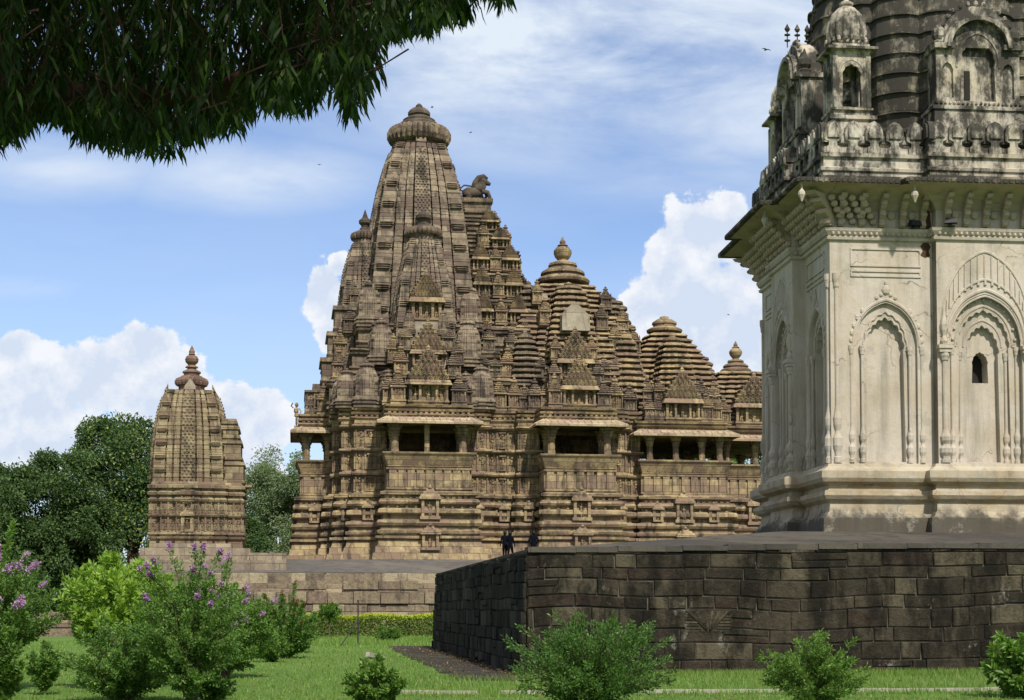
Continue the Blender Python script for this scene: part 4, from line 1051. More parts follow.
PW = [(0, 0), (B0, 0), (B0, -BP), (B1, -BP), (B1, 0), (W0, 0), (W0, B0), (W0 + BP, B0), (W0 + BP, B1), (W0, B1), (W0, W0), (B1, W0), (B1, W0 + BP), (B0, W0 + BP), (B0, W0), (0, W0), (0, B1), (-BP, B1), (-BP, B0), (0, B0)]
mb = MB(); mb.plan(PW, [(-.2, .31), (.30, .30), (.33, .2), (.48, .10), (.72, .06), (.80, .2), (.9, .27), (1.02, .25), (1.06, .12), (1.18, .10), (1.26, .3), (1.36, .36), (1.55, .36), (1.6, .24), (1.68, .14), (1.75, .12), (1.76, -.45)], True, True)
mb.build('plinth', M_pl, wt)
def arch(cx, hw, z0, zs, za, cusps=0, amp=.12, n=40):
    pts = [(cx - hw, z0)]
    for i in range(n + 1):
        t = i / n; a = math.pi * t
        k = 1 - amp * (1 - abs(math.sin(cusps * math.pi * t))) if cusps else 1
        ogee = 1 + .035 * max(0, 1 - abs(t - .5) * 10)
        pts.append((cx - hw * math.cos(a) * k, zs + (za - zs) * math.sin(a) * k * ogee * .97))
    pts.append((cx + hw, z0)); return pts
def fill(mb, loops, y):
    tris = tessellate_polygon([[Vector((p[0], p[1], 0)) for p in l] for l in loops])
    vs = [(p[0], y, p[1]) for l in loops for p in l]
    fs = []
    for a, b, c in tris:
        A, B, C = vs[a], vs[b], vs[c]
        s = (B[0] - A[0]) * (C[2] - A[2]) - (B[2] - A[2]) * (C[0] - A[0])
        fs.append((a, b, c) if s > 0 else (a, c, b))
    mb.add(vs, fs)
def reveal(mb, loop, y0, y1):
    n = len(loop); vs = [(p[0], y0, p[1]) for p in loop] + [(p[0], y1, p[1]) for p in loop]
    mb.add(vs, [(i, n + i, n + (i + 1) % n, (i + 1) % n) for i in range(n)])
def ring_moulding(mb, pts, y, r=.035, n=6):
    mb.tube([(p[0], y, p[1]) for p in pts], r, n)
def baluster(mb, x, y, z0, z1, r=.07):
    h = z1 - z0
    pr = [(1.5, 0), (1.5, .03), (1.1, .035), (1.2, .06), (1.9, .09), (1.9, .13), (1.1, .155), (.95, .17), (1.6, .20), (1.75, .235), (1.15, .27), (.85, .3), (.85, .92), (1.2, .93), (1.3, .95), (1.6, .97), (1.6, 1)]
    mb.lathe(x, y, [(r * a, z0 + h * b) for a, b in pr], 10)
ZA, ZB = 1.75, 7.78
def wing(mb, x0, x1):
    cx = (x0 + x1) / 2 + (.12 if x0 < 1 else -.12)
    outer = [(x0, ZA), (x1, ZA), (x1, ZB), (x0, ZB)]
    h1 = arch(cx, .86, ZA + .03, 4.95, 6.12)
    h2 = arch(cx, .55, ZA + .08, 4.85, 5.75, 9, .09)
    fill(mb, [outer, h1], 0); reveal(mb, h1, 0, .12); fill(mb, [h1, h2], .12); reveal(mb, h2, .12, .34); fill(mb, [h2], .34)
    ring_moulding(mb, arch(cx, .92, 4.95, 4.95, 6.2), 0.0, .045); ring_moulding(mb, arch(cx, .62, 4.85, 4.85, 5.9, 9, .06), .1, .03)
    for s in (-1, 1):
        baluster(mb, cx + s * .66, .06, ZA + .05, 4.95, .05); baluster(mb, cx + s * .98, .0, ZA + .05, 4.95, .05)
        # scroll work either side of the arch
        for k in range(5): mb.ell(cx + s * (.98 - .05 * k * k * .4), -.01, 5.1 + .2 * k, .06, .04, .08, 6, 3)
    mb.ell(cx, -.02, 6.48, .12, .06, .14, 8, 4); mb.ell(cx, -.02, 6.66, .05, .04, .08, 6, 3)
    for k in (-2, -1, 1, 2): mb.ell(cx + k * .13, -.01, 6.42 - abs(k) * .08, .06, .04, .06, 6, 3)
    # framed panels over the arch
    fx0, fx1 = cx - .98, cx + .98
    for za, zb in ((6.82, 7.0), (7.1, 7.6)):
        mb.box(fx0, fx1, -.035, .01, za, za + .045); mb.box(fx0, fx1, -.035, .01, zb - .045, zb); mb.box(fx0, fx0 + .045, -.03, .01, za, zb); mb.box(fx1 - .045, fx1, -.03, .01, za, zb)
def bay(mb, mv):
    cx = c_; y0 = -BP; outer = [(B0, ZA), (B1, ZA), (B1, ZB), (B0, ZB)]
    h1 = arch(cx, 1.02, ZA + .03, 5.0, 6.35)
    h2 = arch(cx, .74, ZA + .03, 4.9, 5.95, 11, .07)
    h3 = arch(cx, .48, ZA + .08, 4.75, 5.55, 9, .09)
    win = arch(cx, .23, 4.0, 4.5, 4.85, 7, .08, 24)
    fill(mb, [outer, h1], y0); reveal(mb, h1, y0, y0 + .18); fill(mb, [h1, h2], y0 + .18); reveal(mb, h2, y0 + .18, y0 + .3); fill(mb, [h2, h3], y0 + .3); reveal(mb, h3, y0 + .3, y0 + .5)
    fill(mb, [h3, win], y0 + .5); reveal(mb, win, y0 + .5, y0 + 1.0)
    for hw, za, yy, rr in ((1.1, 6.46, y0, .05), (1.0, 6.3, y0 + .02, .03), (.8, 6.05, y0 + .18, .035), (.54, 5.68, y0 + .3, .03)): ring_moulding(mb, arch(cx, hw, 4.95, 4.95, za), yy, rr)
    for k in range(13):
        a = math.pi * (k + .5) / 13; mb.ell(cx - .88 * math.cos(a), y0 + .16, 5.0 + 1.22 * math.sin(a), .05, .05, .05, 6, 3)
    # ribbed half dome above the arch
    for k in range(19):
        a = math.pi * (k + .5) / 19; r0, r1 = 1.2, 1.62
        p0 = (cx - 1.18 * math.cos(a), y0 - .02, 5.15 + 1.45 * math.sin(a)); p1 = (cx - 1.25 * math.cos(a) * .93, y0 - .01, 5.35 + 2.05 * math.sin(a))
        mb.tube([p0, p1], [.045, .03], 5)
    ring_moulding(mb, arch(cx, 1.24, 5.2, 5.3, 7.5), y0 - .0, .04); ring_moulding(mb, arch(cx, 1.16, 5.15, 5.1, 6.75), y0 - .01, .04)
    for s in (-1, 1):
        baluster(mb, cx + s * 1.16, y0 - .02, ZA + .03, 4.75, .085); baluster(mb, cx + s * .9, y0 + .16, ZA + .03, 4.95, .05); baluster(mb, cx + s * .64, y0 + .28, ZA + .05, 4.8, .05); baluster(mb, cx + s * .76, y0 + .28, ZA + .05, 4.8, .045)
        mb.box(cx + s * 1.16 - .17, cx + s * 1.16 + .17, y0 - .16, y0 + .05, 4.75, 4.85); mb.box(cx + s * 1.16 - .2, cx + s * 1.16 + .2, y0 - .2, y0 + .05, 4.85, 4.95)
        mb.lathe(cx + s * 1.18, y0 - .06, [(.06, 4.95), (.1, 5.05), (.05, 5.2), (.09, 5.35), (.1, 5.5), (.04, 5.75), (.01, 5.95)], 8)
    mb.box(B0, B0 + .001, y0, .001, ZA, ZB); 
    mb.add([(B0, y0, ZA), (B0, .02, ZA), (B0, .02, ZB), (B0, y0, ZB)], [(0, 3, 2, 1)]); mb.add([(B1, y0, ZA), (B1, .02, ZA), (B1, .02, ZB), (B1, y0, ZB)], [(0, 1, 2, 3)])
mw = MB(); mv = MB()
SIDE = []
for k in range(4):
    Mk = Matrix.Translation((c_, c_, 0)) @ Matrix.Rotation(k * math.pi / 2, 4, 'Z') @ Matrix.Translation((-c_, -c_, 0)); SIDE.append(Mk)
    mw.M = Mk; mv.M = Mk
    wing(mw, 0, B0); wing(mw, B1, W0); bay(mw, mv)
    baluster(mw, .17, -.01, ZA + .03, 6.9, .07); baluster(mw, W0 - .17, -.01, ZA + .03, 6.9, .07)
    mv.add([(c_ - .3, .62, 3.9), (c_ + .3, .62, 3.9), (c_ + .3, .62, 5.0), (c_ - .3, .62, 5.0)], [(0, 1, 2, 3)])
mw.M = None
mw.box(.75, W0 - .75, .75, W0 - .75, ZA, ZB)
mw.build('wall', M_wh, wt); mv.build('window', M_void, wt)
mb = MB(); mb.plan(PW, [(ZB - .1, -.4), (ZB, 0), (ZB + .03, .08), (ZB + .1, .1), (ZB + .12, .04), (ZB + .14, .04), (ZB + .26, .14), (ZB + .34, .16), (ZB + .36, .0), (8.95, -.02), (9.0, -.3)], False, True)
keep = None
for F, L in edge_frames(PW, .2, False):
    mb.M = F; k = max(1, int(L / .145)); p = L / k
    for i in range(k): mb.ell((i + .5) * p, -.10, ZB + .19, .05, .06, .055, 6, 3)
mb.M = None; mb.build('cornice', M_wh, wt)
# eave
mb = MB(); mb.plan(PW, [(8.62, 0), (8.8, .12), (8.95, .32), (9.06, .6), (9.14, 1.08)], False, False); mb.build('eave_soffit', M_ev, wt)
mb = MB(); mb.plan(PW, [(9.135, 1.02), (9.1, 1.17), (9.19, 1.19), (9.24, 1.1), (9.44, .3), (9.5, .3), (9.5, .0)], False, True)
for F, L in edge_frames(PW, .2, False):
    mb.M = F; k = max(1, int((L + 2.2) / .16))
    for i in range(k):
        x = -1.1 + (i + .5) * .16
        if x < L + 1.1 and -1.1 < x: mb.box(x - .05, x + .05, -1.2, -1.1, 9.12, 9.22)
mb.M = None; mb.build('eave', M_dk, wt)
def bracket(mb, x, s=1.0, w=.075):
    prof = [(0, 8.16), (-.12, 8.16), (-.16, 8.26), (-.13, 8.36), (-.22, 8.42), (-.27, 8.52), (-.22, 8.6), (-.34, 8.66), (-.42, 8.76), (-.40, 8.84), (-.55, 8.88), (-.6, 8.97), (0, 8.97)]
    a = [(x - w, p[0] * s, p[1]) for p in prof]; b = [(x + w, p[0] * s, p[1]) for p in prof]; n = len(a)
    mb.loft([a, b])
    for y_, z_ in ((-.15, 8.25), (-.26, 8.5), (-.41, 8.76)): mb.ell(x, y_ * s, z_, w * 1.35, .07, .07, 8, 4)
mb = MB()
for F, L in edge_frames(PW, .5, False):
    mb.M = F; k = max(2, int(L / .5)); p = L / k
    for i in range(k): bracket(mb, (i + .5) * p)
    # rosette blocks between brackets
    for i in range(1, k): mb.ell(i * p, -.03, 8.5, .12, .06, .12, 8, 4)
for (x, y, a) in ((0, 0, -45), (W0, 0, 45), (W0, W0, 135), (0, W0, 225)):
    mb.M = Matrix.Translation((x, y, 0)) @ Matrix.Rotation(R(a), 4, 'Z'); bracket(mb, 0, 1.7, .14)
    for i in range(5):
        for j in range(4):
            for sgn in (-1, 1): mb.ell(sgn * (.28 + .2 * j), .2 + .2 * j - .14 * i, 8.3 + .14 * i, .11, .11, .09, 7, 4)
# honeycomb stalactite work along the west flank
mb.M = SIDE[3]
for i in range(5):
    for j in range(26):
        x = .3 + j * .3 + (.15 if i % 2 else 0); yb = -BP if B0 < x < B1 else 0
        mb.ell(x, yb - .06 - .13 * i, 8.28 + .14 * i, .14, .12, .10, 7, 4)
mb.M = None; mb.build('bracket_row', M_ev, wt)
mb = MB()
for x, y in ((-1.1, -1.1), (B0 - .95, -1.35), (-1.35, B0 - .6), (B1 + .95, -1.35)):
    mb.lathe(x + .1, y + .1, [(.02, 9.1), (.03, 8.93), (.09, 8.86), (.1, 8.78), (.05, 8.68), (.02, 8.6)], 8)
mb.build('hanging_bud', M_wh, wt)
# parapet with merlons
PP = offs(PW, .22)
mb = MB(); mb.plan(PP, [(9.46, 0), (9.62, 0), (9.64, .06), (9.72, .08), (9.76, -.02), (10.0, -.03), (10.02, .06), (10.12, .08), (10.14, -.02), (10.16, -.45), (9.6, -.5)], False, True)
def merlon(mb, x, w=.5, h=.88, z=10.14):
    b = w / 2; pr = [(-b * .72, 0), (b * .72, 0), (b * .72, .16), (b * .45, .2), (b * .45, .3), (b * .95, .36), (b, .55), (b * .85, .72), (b * .5, .84), (0, .9), (-b * .5, .84), (-b * .85, .72), (-b, .55), (-b * .95, .36), (-b * .45, .3), (-b * .45, .2), (-b * .72, .16)]
    f = [(x + p[0], -.02, z + p[1] * h / .9) for p in pr]; k_ = [(x + p[0], .16, z + p[1] * h / .9) for p in pr]
    mb.loft([k_, f][::-1])
    pr2 = [(p[0] * .72, .36 + (p[1] - .36) * .8 + .05) for p in pr[5:14]]
    mb.loft([[(x + p[0], -.02, z + p[1] * h / .9) for p in pr2], [(x + p[0] * .85, -.075, z + (p[1]) * h / .9) for p in pr2]])
for F, L in edge_frames(PP, .2, False):
    mb.M = F; k = max(1, int(round(L / .56))); p = L / k
    for i in range(k): merlon(mb, (i + .5) * p)
    mb.box(0, L, .04, .2, 10.14, 10.3); mb.box(0, L, .05, .19, 10.42, 10.62)
mb.M = None; mb.build('parapet', M_up, wt)
mb = MB(); mb.box(.1, W0 - .1, .1, W0 - .1, 9.45, 10.2); mb.plan(rect(.55, W0 - .55, .55, W0 - .55), [(10.2, 0), (10.9, -.05), (10.95, .05), (11.05, .05), (11.1, -.2)], True, True); mb.build('roof_terrace', M_dk, wt)
# dome tower with ringed courses
mb = MB(); prof = []; z = 10.6
rad = interp([(0, 3.4), (.12, 3.66), (.28, 3.72), (.45, 3.5), (.6, 3.05), (.75, 2.25), (.9, 1.3), (1, .8)])
while z < 21.6:
    t = (z - 10.6) / 11; r_ = rad(t)
    prof += [(r_, z), (rad(min(1, t + .04)), z + .46), (rad(min(1, t + .04)) + .09, z + .475), (rad(min(1, t + .04)) + .09, z + .52), (rad(min(1, t + .045)) - .02, z + .54)]; z += .55
rings = []
for r_, z in prof:
    ring = []
    for i in range(96):
        t = 2 * math.pi * i / 96; k = 1 - .035 * (1 - abs(math.sin(t * 8))) ** 3
        ring.append((c_ + r_ * k * math.cos(t), c_ + r_ * k * math.sin(t), z + .05 * (abs(math.sin(t * 8)) - .5)))
    rings.append(ring)
mb.loft(rings); dome = mb.build('dome', M_dk, wt)
for k in range(8):   # ribs between the facets
    pass
mb = MB(); amalaka(mb, c_, c_, 21.6, 1.5, .7); finial(mb, c_, c_, 22.2, 1.1, 3.0); mb.build('finial', M_dk, dome)
# corner kiosks
def kiosk_mesh():
    mb = MB(); b = .5
    mb.plan(rect(-b, b, -b, b), [(0, .1), (.9, .08), (.95, .16), (1.05, .16), (1.08, .0), (1.2, 0), (1.22, .08), (1.28, .08), (1.3, -.05)], True, True)
    Z0, Z1 = 1.3, 2.85
    for k in range(4):
        mb.M = Matrix.Rotation(k * math.pi / 2, 4, 'Z') @ Matrix.Translation((-b, -b, 0))
        h = arch(b, .27, Z0 + .02, Z0 + .85, Z0 + 1.2, 5, .08, 20); fill(mb, [[(.0, Z0), (2 * b, Z0), (2 * b, Z1), (0, Z1)], h], 0); reveal(mb, h, 0, .16)
        mb.box(-.03, .1, -.03, .1, Z0, Z1 - .1); ring_moulding(mb, arch(b, .36, Z0 + .8, Z0 + .85, Z0 + 1.32), -.0, .02)
        fill(mb, [[(.14, Z0), (2 * b - .14, Z0), (2 * b - .14, Z1), (.14, Z1)], h], .16)
    mb.M = None
    mb.plan(rect(-b, b, -b, b), [(Z1 - .12, -.02), (Z1, .03), (Z1 + .03, .2), (Z1 + .1, .2), (Z1 + .14, .02), (Z1 + .22, .0)], True, True)
    return mb
KM = kiosk_mesh().build('kiosk', M_up, link=False)
mb = MB(); mb.lathe(0, 0, [(.46, 3.05), (.50, 3.12), (.46, 3.2), (.54, 3.3), (.57, 3.5), (.53, 3.75), (.42, 4.0), (.25, 4.18), (.1, 4.26)], 48, 16, .08)
mb.lathe(0, 0, [(.1, 4.2), (.2, 4.28), (.2, 4.34), (.08, 4.4), (.07, 4.46), (.15, 4.56), (.13, 4.68), (.05, 4.76), (.07, 4.82), (.01, 5.15)], 12)
for i in range(20):
    a = 2 * math.pi * i / 20; mb.ell(.56 * math.cos(a), .56 * math.sin(a), 3.22, .06, .06, .09, 6, 3)
KD = mb.build('kiosk_dome', M_up, link=False)
for x, y in ((.72, .72), (W0 - .72, .72), (.72, W0 - .72), (W0 - .72, W0 - .72)):
    k = inst('kiosk', KM, wt, (x, y, 10.2)); inst('kiosk_dome', KD, k)
# arched dormers in the middle of each side
def dormer_mesh():
    mb = MB(); w = 1.18
    mb.box(-w - .08, w + .08, -.08, 1.6, -.3, 1.05); mb.box(-w - .14, w + .14, -.14, 1.6, 1.05, 1.15); mb.box(-w - .02, w + .02, -.02, 1.6, 1.15, 1.3)
    for i in range(20): mb.ell(-w + i * 2 * w / 19, -.06, 1.24, .04, .05, .05, 6, 3)
    Z0, Z1 = 1.3, 2.85
    h = arch(0, .5, Z0 + .02, Z0 + 1.0, Z0 + 1.75, 9, .07); hl = arch(-.86, .17, Z0 + .1, Z0 + .8, Z0 + 1.08, 5, .07, 16); hr = arch(.86, .17, Z0 + .1, Z0 + .8, Z0 + 1.08, 5, .07, 16)
    top = [(-w, Z0), (w, Z0), (w, Z1 - .1)] + [(.78 * math.cos(a), Z1 - .1 + .62 * math.sin(a)) for a in [math.pi * i / 16 for i in range(17)]] + [(-w, Z1 - .1)]
    fill(mb, [top, h, hl, hr], 0); reveal(mb, h, 0, .2); fill(mb, [h], .2); reveal(mb, hl, 0, .1); fill(mb, [hl], .1); reveal(mb, hr, 0, .1); fill(mb, [hr], .1)
    mb.box(-w, -w + .06, .01, 1.6, Z0, Z1); mb.box(w - .06, w, .01, 1.6, Z0, Z1)
    for s in (-1, 1): mb.box(s * .98 - .28, s * .98 + .28, -.16, 1.6, Z1 - .12, Z1 + .02)
    ring_moulding(mb, arch(0, .6, Z0 + .95, Z0 + 1.0, Z0 + 1.9), 0, .035)
    # curved projecting hood
    for r0, r1, ya, yb in ((.80, .92, -.24, 0.3), (.92, 1.0, -.16, .3)):
        N = 24; ring = lambda r, y: [(r * math.cos(math.pi * i / N), y, Z1 - .1 + .95 * r * math.sin(math.pi * i / N)) for i in range(N + 1)]
        a0, a1, b0, b1 = ring(r0, ya), ring(r1, ya), ring(r0, yb), ring(r1, yb); n = N + 1
        mb.add(a0 + a1 + b0 + b1, [q for i in range(N) for q in ((i, i + 1, n + i + 1, n + i), (n + i, n + i + 1, 3 * n + i + 1, 3 * n + i), (2 * n + i, 2 * n + i + 1, i + 1, i))])
    # ribbed vault behind
    N = 28
    rings = []
    for yy, kk in ((.0, 1.02), (.25, 1.08), (.7, 1.05), (1.2, .9), (1.6, .7)):
        rings.append([(kk * (1 + (.02 if i % 2 else 0)) * math.cos(math.pi * i / N), yy, Z1 - .05 + kk * 1.12 * (1 + (.02 if i % 2 else 0)) * math.sin(math.pi * i / N)) for i in range(N + 1)])
    mb.loft(rings, True, True)
    for i in range(15):
        a = math.pi * (i + .5) / 15; mb.ell(1.1 * math.cos(a), .1, Z1 + 1.22 * math.sin(a), .07, .06, .08, 6, 3)
    for s in (-1, 1):
        mb.lathe(s * 1.05, .15, [(.16, Z1), (.2, Z1 + .1), (.12, Z1 + .16), (.2, Z1 + .26), (.2, Z1 + .42), (.08, Z1 + .56), (.02, Z1 + .75)], 10)
    return mb
DM = dormer_mesh().build('dormer', M_up, link=False)
mb = MB(); mb.box(-.33, -.17, .17, .215, 1.4, 2.2); SL = mb.build('slit_window', M_void, link=False)
mb = MB()
for i in (-1, 0, 1):
    mb.tube([(0, .2 + i * .3, 3.9), (0, .2 + i * .3, 4.65)], .018, 6)
    for z_ in (4.2, 4.45): mb.ell(0, .2 + i * .3, z_, .1, .1, .05, 8, 3)
    mb.lathe(0, .2 + i * .3, [(.05, 4.6), (.09, 4.7), (.0, 4.95)], 8)
SPK = mb.build('roof_spike', M_dk, link=False)
for k in range(4):
    Mk = SIDE[k] @ Matrix.Translation((c_, -.02, 10.4)); dm = inst('dormer', DM, wt, Mk.to_translation(), k * math.pi / 2)
    inst('slit_window', SL, dm); 
    if k == 3: inst('roof_spike', SPK, dm, (0, 0, 1.3), 0, (1, 1, .68))
# crack with fallen plaster
r = random.Random(4); M_brick = mat_plain('exposed_brick', (.07, .035, .022), .95, .5, 14)
mb = MB()
pts = [(B0 - .30, 7.95), (B0 - .10, 7.98), (B0 - .12, 7.80), (B0 - .04, 7.68), (B0 - .10, 7.56), (B0 - .06, 7.42), (B0 - .2, 7.38), (B0 - .34, 7.44), (B0 - .26, 7.56), (B0 - .33, 7.68), (B0 - .24, 7.8)]
mb.loft([[(x, -.012, z) for x, z in pts], [(x, .0, z) for x, z in pts]]); mb.build('fallen_plaster', M_brick, wt)
mb = MB(); pts = [(B0 - .28, 8.16), (B0 - .02, 8.16), (B0 - .05, 8.5), (B0 - .08, 8.9), (B0 - .16, 8.9), (B0 - .22, 8.5)]
mb.loft([[(x, -.03, z) for x, z in pts], [(x, .0, z) for x, z in pts]]); mb.build('fallen_plaster', M_brick, wt)
# floodlights on the cornice
for i, (x, a, lab) in enumerate(((B0 - .55, .3, 'small black floodlight on the cornice, left of the wall crack'), (B0 + .35, -.3, 'small black floodlight on the cornice, right of the wall crack'))):
    t = thing('floodlight', lab, 'floodlight', (0, 0, 0), 0, 'floodlights under the eave')
    Mw = Matrix.Translation((8.55, 40, 3.62)) @ Matrix.Rotation(R(5.6), 4, 'Z')
    t.location = Mw @ Vector((x, -.10 if x < B0 else -.10 - BP, 8.14)); t.rotation_euler = (0, 0, R(6.5) + a)
    bk = mat_plain('black_metal', (.02, .02, .022), .5) if i == 0 else bpy.data.materials['black_metal']
    mb = MB(); mb.frus(-.17, .17, -.16, .04, .06, .2, .03); mb.build('lamp_housing', bk, t)
    mb = MB(); mb.box(-.03, .03, -.06, .02, -.02, .07); mb.box(-.1, .1, -.08, .04, -.02, .0); mb.build('bracket', bk, t)

# ------------------------------------------------------------------ ground
def mat_ground():
    m, g, p, out = new_mat('lawn')
    P = coords(g)
    n1 = g.noise(P, .25, 4); n2 = g.noise(P, 3.0, 6, .7); n3 = g.noise(P, 22, 5, .7)
    c = g.mix(g.mapr(n1, .4, .62), (.115, .215, .045), (.15, .255, .06))
    c = g.mix(g.mapr(n2, .45, .7, 0, .7), c, (.09, .165, .035))
    c = g.mix(g.mapr(n3, .5, .75, 0, .6), c, (.19, .27, .07))
    c = g.mix(g.mapr(g.noise(g.scl(P, 1, 1, 1, 9, 4, 0), .6, 8, .75), .56, .66, 0, .6), c, (.19, .20, .08))
    g.put(p.inputs['Base Color'], c); p.inputs['Roughness'].default_value = .95; p.inputs['Specular IOR Level'].default_value = .1
    bump(g, p, g.m('ADD', g.noise(P, 30, 6, .75), n2), .9, .06)
    return m
mb = MB(); mb.add([(-2500, -300, 0), (2500, -300, 0), (2500, 4000, 0), (-2500, 4000, 0)], [(0, 1, 2, 3)])
tag(mb.build('ground', mat_ground()), kind='structure')
M_path = mat_wall('path_paving', None, [(.075, .068, .06), (.055, .05, .045), (.095, .085, .07), (.07, .075, .05)], (.04, .038, .032), dk=.4, bw=2.2, bh=1.2)
PPTS = [(.25, 31.6), (-1.1, 31.8), (-2.6, 42), (-4.3, 54), (-4.8, 58.5), (-3.2, 58.5), (-2.95, 56), (.2, 34.3)][::-1]
r = random.Random(6); PPTS = [(x + r.uniform(-.07, .07), y + r.uniform(-.15, .15), .012) for x, y in subd(PPTS, .5)]
mb = MB(); mb.add(PPTS, [tuple(range(len(PPTS)))])
tag(mb.build('path', M_path), kind='structure')
M_kerb = mat_plain('edging_stone', (.34, .32, .27), .9, .3, 5)
def edging(p0, p1, lab):
    a = Vector((*p0, 0)); b = Vector((*p1, 0)); L = (b - a).length; t = thing('garden_edging', lab, 'edging', a, math.atan2(b.y - a.y, b.x - a.x))
    mb = MB(); x = 0; r = random.Random(int(L * 10))
    while x < L:
        w = min(r.uniform(.8, 1.0), L - x); mb.box(x, x + w - .015, -.06, .06, -.1, .06 + r.uniform(-.01, .008)); x += w + .001
    mb.build('kerb_stones', M_kerb, t)
edging((-.2, 27.1), (12.0, 28.4), 'low pale edging stones crossing the grass before the dark platform')
edging((-2.3, 27.2), (-.6, 27.1), 'short run of edging stones behind the round bush')

# ------------------------------------------------------------------ leaves
def leaf(mb, p, d, up, L, w):
    """pointed folded leaf along d"""
    s = d.cross(up)
    if s.length < 1e-4: s = Vector((1, 0, 0))
    s.normalize(); n = s.cross(d)
    b = len(mb.v); m = p + d * (L * .5)
    mb.v.extend([tuple(p), tuple(m + s * w * .5 + n * w * .15), tuple(p + d * L - n * L * .08), tuple(m - s * w * .5 + n * w * .15)])
    mb.f.extend([(b, b + 1, b + 2), (b, b + 2, b + 3)]); mb.mi.extend([0, 0])

def rv(r):
    while True:
        v = Vector((r.uniform(-1, 1), r.uniform(-1, 1), r.uniform(-1, 1)))
        if .05 < v.length < 1: return v.normalized()

M_bark = mat_plain('bark', (.09, .07, .05), .95, .4, 6)
G1 = mat_leaf('deep_foliage', (.038, .082, .028), (.09, .16, .05), (.15, .23, .06), .3)
G1b = mat_leaf('deep_foliage_with_new_leaves', (.038, .085, .028), (.09, .165, .05), (.28, .34, .08), .3)
G2 = mat_leaf('grey_green_foliage', (.13, .185, .095), (.23, .30, .16), None, .35)
G3 = mat_leaf('fresh_yellow_green_foliage', (.15, .28, .04), (.29, .44, .075), (.42, .55, .14), .4)
G4 = mat_leaf('mid_green_foliage', (.065, .145, .032), (.15, .275, .055), (.24, .37, .09), .36)
G5 = mat_leaf('bright_green_foliage', (.07, .15, .028), (.15, .27, .05), (.23, .36, .09), .38)
G8 = mat_leaf('feathery_foliage', (.05, .115, .028), (.11, .22, .05), (.18, .31, .08), .38)
G6 = mat_leaf('glossy_dark_foliage', (.03, .08, .02), (.06, .13, .03), None, .3, .3)
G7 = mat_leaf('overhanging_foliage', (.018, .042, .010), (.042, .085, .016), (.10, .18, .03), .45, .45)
Gh = mat_leaf('hedge_foliage', (.09, .16, .028), (.16, .24, .045), None, .35)
Gy = mat_leaf('hedge_new_shoots', (.42, .50, .04), (.56, .62, .07), None, .45)
Gr = mat_leaf('reddish_shoots', (.13, .06, .03), (.18, .10, .04), None, .3)
F1 = mat_leaf('lilac_petals', (.38, .19, .48), (.52, .30, .60), (.68, .48, .72), .3)
F2 = mat_leaf('purple_petals', (.34, .14, .45), (.48, .24, .58), (.62, .42, .7), .3)

def tree(name, label, loc, h, lobes, n, size, mat, seed, group=None, trunk=.35, cat='tree'):
    """lobes: (x, y, z, rx, ry, rz) relative to the foot"""
    r = random.Random(seed); t = thing(name, label, cat, loc, 0, group)
    mb = MB(); top = h * .45
    mb.tube([(0, 0, -.2), (.05, 0, top * .4), (-.1, .1, top)], [trunk * 1.2, trunk, trunk * .75], 10)
    for (x, y, z, rx, ry, rz) in lobes:
        mb.tube([(-.08, .05, top * r.uniform(.55, .95)), (x * .5, y * .5, (top + z) * .5), (x, y, z + rz * .3)], [trunk * .5, trunk * .3, trunk * .08], 6)
    mb.build('trunk', M_bark, t, True)
    mb = MB(); tot = sum(l[3] * l[5] + l[4] * l[5] for l in lobes)
    for (x, y, z, rx, ry, rz) in lobes:
        cnt = int(3.3 * n * (rx * rz + ry * rz) / tot); subs = []
        for k in range(int(14 + rx * 5)):
            d = rv(r)
            subs.append((Vector((x + d.x * rx * .8, y + d.y * ry * .8, z + d.z * rz * .8)), r.uniform(.22, .42) * min(rx, rz)))
        for i in range(cnt):
            c, sr = subs[r.randrange(len(subs))]; d = rv(r); k = r.random() ** .4
            p = c + Vector((d.x, d.y, d.z * .8)) * sr * k * r.choice((1, 1, 1, 1.35))
            if p.z < h * .08: continue
            dd = (d + rv(r) * .9 + Vector((0, 0, -.25))).normalized()
            leaf(mb, p, dd, rv(r), size * .52 * r.uniform(.7, 1.3), size * .52 * r.uniform(.45, .7))
    mb.build('crown', mat, t); return t

def L(*a): return a
tree('tree', 'tall dark broadleaf tree directly left of the small shrine', (-24.5, 97, 0), 14, [L(0, 0, 10.5, 3.2, 3, 3.4), L(-2.6, 0, 8, 3, 3, 3.6), L(2.6, 0, 8.5, 3.0, 3, 4), L(.5, -1, 5, 4.4, 3.4, 3.6), L(3, 1, 11, 2, 2, 2.4), L(-2.2, 0, 12, 1.6, 1.6, 1.8)], 26000, .42, G1b, 11, 'trees behind the temples', .45)
tree('tree', 'rounded dark tree in the middle of the left tree clump', (-29.6, 93, 0), 11, [L(0, 0, 7.2, 3.0, 3, 3.2), L(1.8, 0, 9.2, 2.4, 2.4, 2.2), L(-2.2, 0, 5.5, 2.8, 2.8, 3.4), L(0, -1, 3.2, 3.6, 3, 2.6), L(3.2, 0, 5.2, 2, 2, 3.4)], 20000, .40, G1, 12, 'trees behind the temples', .4)
tree('tree', 'dark tree cut by the left edge of the view', (-33.5, 90, 0), 13, [L(0, 0, 9.0, 3.0, 3, 2.9), L(2.2, 0, 6.8, 2.4, 2.6, 3.2), L(-3, 0, 7, 3, 3, 3.4), L(0, -1, 3.6, 4, 3, 3.2)], 18000, .40, G1, 13, 'trees behind the temples', .4)
